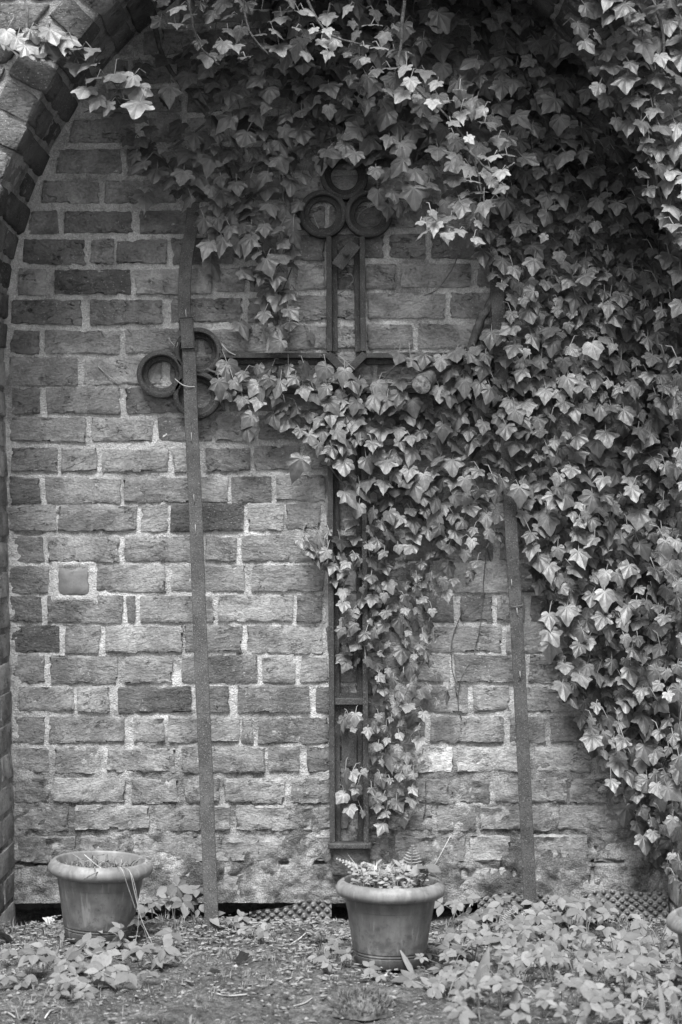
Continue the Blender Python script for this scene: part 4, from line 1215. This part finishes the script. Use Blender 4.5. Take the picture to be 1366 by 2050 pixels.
# ------------------------------------------------------------------ ground plants
def leaflet(mb, c, d, nrm, l, w, fold=0.18, droop=0.15, uvs=True):
    "pointed oval leaflet from c along d"
    d = d.normalized(); s_ = d.cross(nrm).normalized(); n_ = s_.cross(d)
    rows = [(0, .02), (.14, .5), (.36, 1.0), (.62, .86), (.84, .42), (1.0, 0.0)]
    vs_ = []; uv = []
    for (t, ww) in rows:
        cen = c + d * (t * l) - n_ * (droop * l * t * t)
        for k in (-1, 0, 1):
            vs_.append(cen + s_ * (k * ww * w / 2) + n_ * (abs(k) * fold * ww * w / 2)); uv.append((k * ww * 0.35, t))
    fs = []
    for i in range(len(rows) - 1):
        for k in (0, 1): fs.append((i * 3 + k, i * 3 + k + 1, i * 3 + 4 + k, i * 3 + 3 + k))
    mb.add(vs_, fs, uv)
def compound(name, n, mat, seed):
    r = random.Random(seed); mb = MB(); up = Vector((0, 0, 1))
    angs = {3: [-1.25, 0, 1.25], 5: [-2.0, -1.0, 0, 1.0, 2.0], 4: [-1.6, -0.5, 0.6, 1.7]}[n]
    for a in angs:
        a += r.uniform(-.15, .15); l = r.uniform(.8, 1.05) * (1.0 if abs(a) < .7 else .86)
        d = Vector((math.sin(a), math.cos(a), r.uniform(-.12, .1)))
        leaflet(mb, d * 0.05, d, up, l, l * r.uniform(.5, .62), r.uniform(.08, .3), r.uniform(.05, .3))
    o = mb.build(name, mat); me = o.data; bpy.data.objects.remove(o)
    return me
ELD = [compound('elder_leaf', n, M['elder'], 300 + i) for i, n in enumerate((3, 3, 3, 5, 5, 4, 3, 5))]
def ground_plant(px, py, nleaf, size, h, label, group, seed, meshes=ELD, spread=26):
    r = random.Random(seed)
    base = G(px, py + 18, 0.0); base.z = gz(base.x, base.y) - 0.003
    if base.y > -0.05: base.y = -0.05
    root = empty('ground_elder', base); tag(root, label, 'weed', group)
    smb = MB()
    for i in range(nleaf):
        hh = h * r.uniform(.6, 1.15)
        off = Vector((r.gauss(0, spread) * S, r.uniform(-.045, .02), hh))
        if base.y + off.y > -0.03: off.y = -0.03 - base.y
        l = size * S * r.uniform(.75, 1.15)
        az = r.uniform(-1.9, 1.9) + math.pi
        m = Matrix.Translation(off) @ Matrix.Rotation(math.radians(r.uniform(12, 52)), 4, 'X') @ Matrix.Rotation(r.gauss(0, .25), 4, 'Y') @ Matrix.Rotation(az, 4, 'Z') @ Matrix.Scale(l, 4)
        o = link('leaf', meshes[r.randrange(len(meshes))], root); o.matrix_local = m
        smb.tube([Vector((0, 0, 0)), Vector((off.x * .35, off.y * .3, hh * .6)), off], [.0013, .0011, .0009], 5, cap=False)
    smb.build('stem', M['petiole'], root)
    return root
rg = random.Random(17)
patch = [(895, 1830), (960, 1800), (1090, 1800), (1200, 1830), (1330, 1860), (1375, 1900), (1375, 2070), (870, 2070), (900, 1990), (850, 1980), (860, 1930), (900, 1890)]
pp = scatter([patch], lambda x, y: 29 + max(0, (y - 1960) * .12), rg)
def elder_label(x, y):
    c = 'beside the centre pot' if x < 960 else 'below the right bar' if x < 1110 else 'left of the cut-off pot' if x < 1260 else 'at the right picture edge'
    d = 'at the back along the drainage sheet' if y < 1865 else 'halfway to the front of the patch' if y < 1940 else 'among the sparse front rows' if y < 2000 else 'on the bottom edge'
    return 'ground elder ' + c + ', ' + d
for i, (x, y) in enumerate(pp):
    ground_plant(x, y, rg.choice((2, 3, 3)), rg.uniform(19, 31), rg.uniform(.025, .10), elder_label(x, y), 'ground elder right of the centre pot', 500 + i)
lp = scatter([[(60, 1900), (130, 1870), (230, 1850), (330, 1880), (300, 1960), (200, 1960), (120, 1985), (60, 1985)]], 31, rg)
for i, (x, y) in enumerate(lp):
    ground_plant(x, y, rg.choice((2, 2, 3)), rg.uniform(24, 34), rg.uniform(.025, .06), ('low ground elder ' + ('at the far left of' if x < 130 else 'just in front of' if y < 1910 else 'in the middle rows before' if y < 1945 else 'in the outermost row before') + (' the left pot' if x < 235 else ' the left pot, on its right side')), 'ground elder before the left pot', 900 + i)
for i, (x, y) in enumerate(((305, 1815), (330, 1800), (348, 1822), (372, 1815), (392, 1838), (400, 1818))):
    ground_plant(x, y, 3, 30, .09, 'taller ground elder at the wall between the left pot and the left bar', 'ground elder by the left bar', 940 + i)
for i, (x, y) in enumerate(((455, 1838), (475, 1845), (500, 1850), (520, 1862))):
    ground_plant(x, y, 2, 22, .04, 'small ground elder just right of the left bar foot', 'ground elder right of the bar', 960 + i)
for i, (x, y) in enumerate(((662, 1880), (680, 1925), (735, 1945), (655, 1930))):
    ground_plant(x, y, 2, 22, .04, 'small ground elder at the left base of the centre pot', 'ground elder at the pot base', 980 + i, spread=14)

# single upright blades
def blade(px, py, h, lean, w, label, mat='weed', cat='leaf blade'):
    b = G(px, py); b.z = gz(b.x, b.y)
    ob = empty('leaf_blade', b); tag(ob, label, cat)
    mb = MB(); leaflet(mb, Vector((0, 0, -.004)), Vector((lean, -.12, 1)), Vector((0.2, -1, 0.2)), h, w, .25, .12); mb.build('blade', M[mat], ob)
blade(952, 1975, .125, .28, .034, 'single pale toothed dandelion leaf standing in front of the patch', 'fern', 'dandelion leaf')
blade(832, 1945, .085, -.5, .014, 'narrow upright leaf in front of the centre pot')
blade(1108, 1850, .07, -.5, .016, 'pointed dry leaf standing by the long drainage sheet')
blade(95, 1915, .05, .7, .016, 'small light leaf standing left of the left pot')
blade(1330, 2060, .10, -.1, .014, 'upright shoot in the bottom right corner')

# ------------------------------------------------------------------ plants in the pots
def grass_tuft(mb, c, n, h, spread, r, w=.0022):
    for _ in range(n):
        a = r.uniform(0, 6.283); d = Vector((math.cos(a), math.sin(a), 0)); p = c + d * r.uniform(0, spread)
        hh = h * r.uniform(.4, 1.0); ben = r.uniform(.1, .8)
        s_ = Vector((-d.y, d.x, 0)) * w * r.uniform(.6, 1.2)
        p1 = p + d * (hh * ben * .25) + Vector((0, 0, hh * .6)); p2 = p + d * (hh * ben * .8) + Vector((0, 0, hh * r.uniform(.7, 1.0)))
        n0 = len(mb.v)
        mb.add([p - s_, p + s_, p1 + s_ * .8, p1 - s_ * .8, p2], [(0, 1, 2, 3), (3, 2, 4)], [(-.2, 0), (.2, 0), (.2, .5), (-.2, .5), (0, 1)])
def fern_frond(root, base, dirv, l, w, mat, up=Vector((0, -.3, 1))):
    mb = MB(); n = 12; d = dirv.normalized(); s_ = d.cross(up).normalized(); path = []
    for i in range(n + 1):
        t = i / n; path.append(base + d * (l * t) - Vector((0, 0, 1)) * (0.18 * l * t * t))
    mb2 = MB(); mb2.tube(path, [.0012] * (n) + [.0005], 5)
    for i in range(2, n + 1):
        t = i / n; ww = w * math.sin(math.pi * min(1, (1.06 - t) * 0.62 + .12)) * (1.05 - t) ** .5
        for k in (-1, 1): leaflet(mb, path[i], s_ * k + d * .35, up, max(ww, .005), max(ww * .42, .004), .05, .1)
    f = mb.build('frond', M[mat], root); mb2.build('rachis', M['petiole'], f)
r5 = random.Random(5)
tp = pot2 + Vector((0, 0, .19))
o = empty('fern', tp + Vector((-.02, .03, 0))); tag(o, 'small fern with two pale fronds growing in the centre pot', 'fern')
fern_frond(o, Vector((-.01, 0, 0)), Vector((-.85, -.2, .8)), .14, .036, 'fern')
fern_frond(o, Vector((.075, .01, 0)), Vector((.03, -.1, 1)), .12, .036, 'fern')
fern_frond(o, Vector((.02, 0, 0)), Vector((-.5, -.1, .6)), .10, .036, 'fern')
fern_frond(o, Vector((.03, .01, 0)), Vector((.5, -.3, .5)), .08, .024, 'weed')
o = empty('pot_weeds', tp); tag(o, 'low leafy weeds and moss crowding the compost of the centre pot', 'weeds')
mb = MB()
for _ in range(420):
    a = r5.uniform(0, 6.283); q = .1 * math.sqrt(r5.random()); c = Vector((q * math.cos(a), q * math.sin(a), r5.uniform(-.004, .045)))
    dd = Vector((r5.gauss(0, 1), r5.gauss(-.3, 1), r5.uniform(.0, .9))); leaflet(mb, c, dd, Vector((0, -.4, 1)), r5.uniform(.010, .030), r5.uniform(.007, .017), .15, .2)
x = mb.build('foliage', M['weed'], o); x['kind'] = 'stuff'
mb = MB(); grass_tuft(mb, Vector((-.035, -.02, 0)), 34, .085, .05, r5); grass_tuft(mb, Vector((.03, .0, 0)), 16, .07, .05, r5)
x = mb.build('grass_blades', M['straw'], o); x['kind'] = 'stuff'
mb = MB(); mb.tube([Vector((.085, .03, 0)), Vector((.12, .03, .06)), Vector((.155, .03, .125))], .0007, 5); mb.build('long_stalk', M['straw'], o)
o = empty('pot_seedling', tp + Vector((.08, -.01, 0))); tag(o, 'three-leaved seedling at the right rim of the centre pot', 'seedling')
mb = MB(); mb.tube([Vector((0, 0, -.01)), Vector((.005, -.005, .03)), Vector((.008, -.01, .055))], .0014, 5); mb.build('stem', M['petiole'], o)
for a in (-1.9, -.2, 1.5):
    mb = MB(); leaflet(mb, Vector((.008, -.01, .055)), Vector((math.sin(a), -.5, .25 * math.cos(a) - .1)), Vector((0, -.6, .8)), .042, .03, .12, .25); mb.build('leaf', M['elder'], o)
# left pot: dead stalks
tp1 = pot1 + Vector((0, 0, .176))
o = empty('dead_stalks', tp1); tag(o, 'tangle of dead stalks and moss on the compost of the left pot', 'dead plant')
mb = MB()
for _ in range(46):
    a = r5.uniform(0, 6.283); q = .095 * math.sqrt(r5.random()); c = Vector((q * math.cos(a), q * math.sin(a), 0))
    e = c + Vector((r5.gauss(0, .035), r5.gauss(0, .03), r5.uniform(.005, .042)))
    mb.tube([c, (c + e) / 2 + Vector((0, 0, r5.uniform(0, .016))), e], r5.uniform(.0006, .0018), 5)
mb.build('stalks', M['twig'], o)
mb = MB(); grass_tuft(mb, Vector((-.04, -.02, 0)), 50, .036, .06, r5); grass_tuft(mb, Vector((.06, .0, 0)), 50, .036, .05, r5)
x = mb.build('grass_blades', M['weed'], o); x['kind'] = 'stuff'
def straw_world(pts, r, label, mat='straw', name='dry_straw'):
    p0 = Vector(pts[0]); t = MB(); t.tube([p - p0 for p in spline(pts, 5)], r, 5); ob = t.build(name, M[mat]); ob.location = p0
    tag(ob, label, 'straw', 'straws and sticks')
yr = -.47 - .125
straw_world([tp1 + Vector((.05, -.07, .02)), P(243, 1739, yr - .02), P(256, 1775, yr - .02), P(272, 1822, yr - .01)], .0009, 'short dry straw hanging over the rim of the left pot')
straw_world([tp1 + Vector((.06, -.06, .02)), P(258, 1742, yr - .01), P(268, 1780, yr - .02), P(283, 1840, yr - .03), P(305, 1890, yr - .04), P(318, 1930, yr - .05)], .0010, 'long dry straw hanging from the left pot down to the soil')
straw_world([tp1 + Vector((.07, -.05, .02)), P(263, 1750, yr), P(275, 1800, yr - .01), P(277, 1850, yr - .01), P(268, 1900, yr - .02)], .0007, 'thin dry straw hanging beside the long one from the left pot')
straw_world([tp1 + Vector((-.03, -.04, .05)), tp1 + Vector((.0, -.06, .03)), tp1 + Vector((.035, -.085, .012))], .0016, 'pale stick poking out of the left pot')
straw_world([tp1 + Vector((.03, -.08, .02)), P(190, 1748, yr - .02), P(168, 1760, yr - .025)], .0018, 'bent stalk drooping over the front rim of the left pot', 'twig')

def gpt(px, py, h=.004):
    g = G(px, py); g.z = gz(g.x, g.y) + h; return g
for pts, lab in (([(418, 1998), (455, 1998), (495, 1996)], 'straight pale stick lying on the bare soil bottom centre'), ([(588, 2010), (610, 2004), (625, 1998)], 'short pale chip lying left of the moss clump'),
                 ([(324, 1885), (350, 1881), (380, 1877)], 'pale stick lying at the foot of the left bar'), ([(915, 1838), (935, 1826), (946, 1803)], 'curved pale stick standing against the wall right of the centre pot'),
                 ([(858, 1865), (870, 1861), (876, 1858)], 'white stick end at the right side of the centre pot'), ([(580, 1882), (600, 1874), (612, 1868)], 'pale curved chip on the soil below the drainage sheet'),
                 ([(10, 2030), (20, 2034), (30, 2040)], 'white stick in the bottom left corner'), ([(90, 2036), (100, 2028), (108, 2020)], 'short twig on the soil bottom left')):
    if 'standing' in lab: ps = [gpt(*pts[0]), P(pts[1][0], pts[1][1], -.12), P(pts[2][0], pts[2][1], -.08)]
    else: ps = [gpt(*q) for q in pts]
    straw_world(ps, .0021, lab)

# fallen leaves
def fallen(px, py, s_, rot, label, mat):
    g = gpt(px, py, .008); me, v3, f, uv = IVY[int(px) % 18]
    ob = mesh_obj('fallen_leaf', [Vector(v) * (s_ * S) for v in v3], f, mat, uvs=uv); ob.location = g
    ob.rotation_euler = (math.radians(rot[0]), math.radians(rot[1]), math.radians(rot[2])); tag(ob, label, 'fallen leaf', 'fallen leaves')
fallen(20, 1880, 42, (50, 20, 120), 'curled pale fallen leaf at the left edge below the jamb', M['litter'])
fallen(203, 1975, 30, (35, 0, 170), 'pale fallen leaf on the soil in front of the left patch', M['straw'])
fallen(485, 1930, 26, (60, 20, 200), 'small dark fallen leaf on the soil bottom centre', M['twig'])
fallen(433, 1945, 20, (40, 10, 160), 'small white fallen leaf right of the left patch', M['straw'])
fallen(105, 1838, 20, (30, -20, 80), 'pale chip of leaf beside the left pot base', M['straw'])
fallen(500, 1918, 26, (20, 0, 30), 'grey fallen leaf below the left bar foot', M['litter'])

# flowers / tiny rosettes of the floor, moss clumps, grass, grit: uncountable cover
def cover():
    r = random.Random(91)
    mb = MB(); n = 0
    while n < 6500:                                   # grit and chips
        x = r.uniform(-1.05, 1.05); y = -abs(r.gauss(0.0, 0.75)) - .02
        if y < -1.9: continue
        s_ = r.uniform(.0012, .0042) * (2.2 if r.random() < .05 else 1)
        z = gz(x, y)
        R = Matrix.Rotation(r.uniform(0, 6), 3, 'Z') @ Matrix.Rotation(r.uniform(0, 6), 3, 'X')
        vs_ = [Vector((x, y, z)) + R @ Vector(v) * s_ * r.uniform(.6, 1.3) for v in ((1, 0, 0), (-1, 0, 0), (0, .8, 0), (0, -.8, 0), (0, 0, .55), (0, 0, -.55))]
        mb.add(vs_, [(0, 2, 4), (2, 1, 4), (1, 3, 4), (3, 0, 4), (2, 0, 5), (1, 2, 5), (3, 1, 5), (0, 3, 5)]); n += 1
    tag(mb.build('gravel', M['pebble'], smooth=False), 'pale grit and chips scattered over the soil', 'gravel', kind='stuff')
    mb = MB()
    for _ in range(3600):                             # shredded litter
        x = r.uniform(-1.05, 1.05); y = -abs(r.gauss(0.0, 0.75)) - .02
        if y < -1.9: continue
        z = gz(x, y) + .003; a = r.uniform(0, 6.283)
        leaflet(mb, Vector((x, y, z)), Vector((math.cos(a), math.sin(a), r.uniform(-.1, .5))), Vector((r.gauss(0, .3), -.3, 1)), r.uniform(.006, .022), r.uniform(.003, .009), .3, .3)
    tag(mb.build('leaf_litter', M['litter']), 'shredded dry leaf litter on the soil', 'leaf litter', kind='stuff')
    mb = MB()
    for _ in range(2000):                              # fine grass, moss and weeds
        x = r.uniform(-1.05, 1.05); y = -abs(r.gauss(.3, 0.6)) - .03
        if y < -1.9 or vnoise(x * 5, y * 5, 5) < .42: continue
        grass_tuft(mb, Vector((x, y, gz(x, y) - .002)), 7, r.uniform(.012, .034), .012, r, .0011)
    tag(mb.build('moss_and_grass', M['weed']), 'fine moss and short grass covering the soil', 'grass', kind='stuff')
    mb = MB()
    for _ in range(2800):                             # tiny seedlings
        x = r.uniform(-1.05, 1.05); y = -abs(r.gauss(.35, 0.5)) - .03
        if y < -1.9 or vnoise(x * 4 + 7, y * 4, 6) < .45: continue
        z = gz(x, y) + r.uniform(.004, .018)
        for k in range(r.choice((2, 3, 4))):
            a = r.uniform(0, 6.283); leaflet(mb, Vector((x, y, z)), Vector((math.cos(a), math.sin(a), .35)), Vector((0, -.2, 1)), r.uniform(.006, .014), r.uniform(.004, .008), .1, .2)
    tag(mb.build('seedlings', M['weed']), 'tiny seedlings sprouting all over the soil', 'seedlings', kind='stuff')
cover()

def moss_clump(px, py, rx, ry, h, label, seed):
    r = random.Random(seed); g = G(px, py); z0 = gz(g.x, g.y)
    o = empty('moss_clump', (g.x, g.y, z0)); tag(o, label, 'moss clump', 'moss clumps at the bottom edge')
    mb = MB(); n = 28; vs_ = []; fs = []
    for k in range(10):
        for i in range(n):
            a = 2 * math.pi * i / n; t = k / 9 * 1.5; x, y = rx * math.sin(t) * math.cos(a), ry * math.sin(t) * math.sin(a)
            q = 1 + .5 * (float(fbm(x * 40 + seed, y * 40, 3, 7)) - .5); vs_.append((x * q, y * q, h * math.cos(t) * q - .01))
    for k in range(9):
        for i in range(n): fs.append((k * n + i, k * n + (i + 1) % n, k * n + n + (i + 1) % n, k * n + n + i))
    mb.add(vs_, fs); mb.build('cushion', M['moss'], o)
    mb = MB()
    for _ in range(700):
        t = math.acos(r.uniform(.1, 1)); a = r.uniform(0, 6.283); c = Vector((rx * math.sin(t) * math.cos(a), ry * math.sin(t) * math.sin(a), h * math.cos(t) - .008))
        d = Vector((c.x / rx * .6, c.y / ry * .6, 1)).normalized() + Vector((r.gauss(0, .4), r.gauss(0, .4), 0))
        leaflet(mb, c, d, Vector((r.gauss(0, 1), -1, .3)), r.uniform(.008, .02), r.uniform(.002, .005), .2, .2)
    x = mb.build('moss_shoots', M['moss'], o); x['kind'] = 'stuff'
moss_clump(725, 2020, .07, .06, .05, 'dark moss clump at the bottom edge below the centre pot', 1)
moss_clump(425, 2075, .08, .05, .035, 'dark moss clump cut by the bottom edge, left of centre', 2)

# feathery weeds beside the pots
def feather(px, py, h, n, label, seed, mat='weed'):
    r = random.Random(seed); g = gpt(px, py, -.002); o = empty('feathery_weed', g); tag(o, label, 'weed', 'feathery weeds')
    for i in range(n):
        a = r.uniform(0, 6.283); fern_frond(o, Vector((r.gauss(0, .015), r.gauss(0, .01), 0)), Vector((math.cos(a) * .8, math.sin(a) * .5 - .2, r.uniform(.5, 1.2))), h * r.uniform(.7, 1.1), h * .22, mat)
feather(350, 1925, .06, 7, 'pale feathery weed on the soil right of the left patch', 1, 'elder')
feather(650, 1885, .085, 7, 'spiky weed tuft between drainage sheet and centre pot', 2, 'elder')
feather(1020, 1838, .075, 6, 'dark feathery weed in front of the sheet left of the right bar', 3)
feather(55, 2035, .035, 6, 'small pale rosette in the bottom left corner', 4, 'elder')

print('BRICKS', nb, 'LEAVES', cnts, sum(cnts), 'ELDER', len(pp), len(lp))
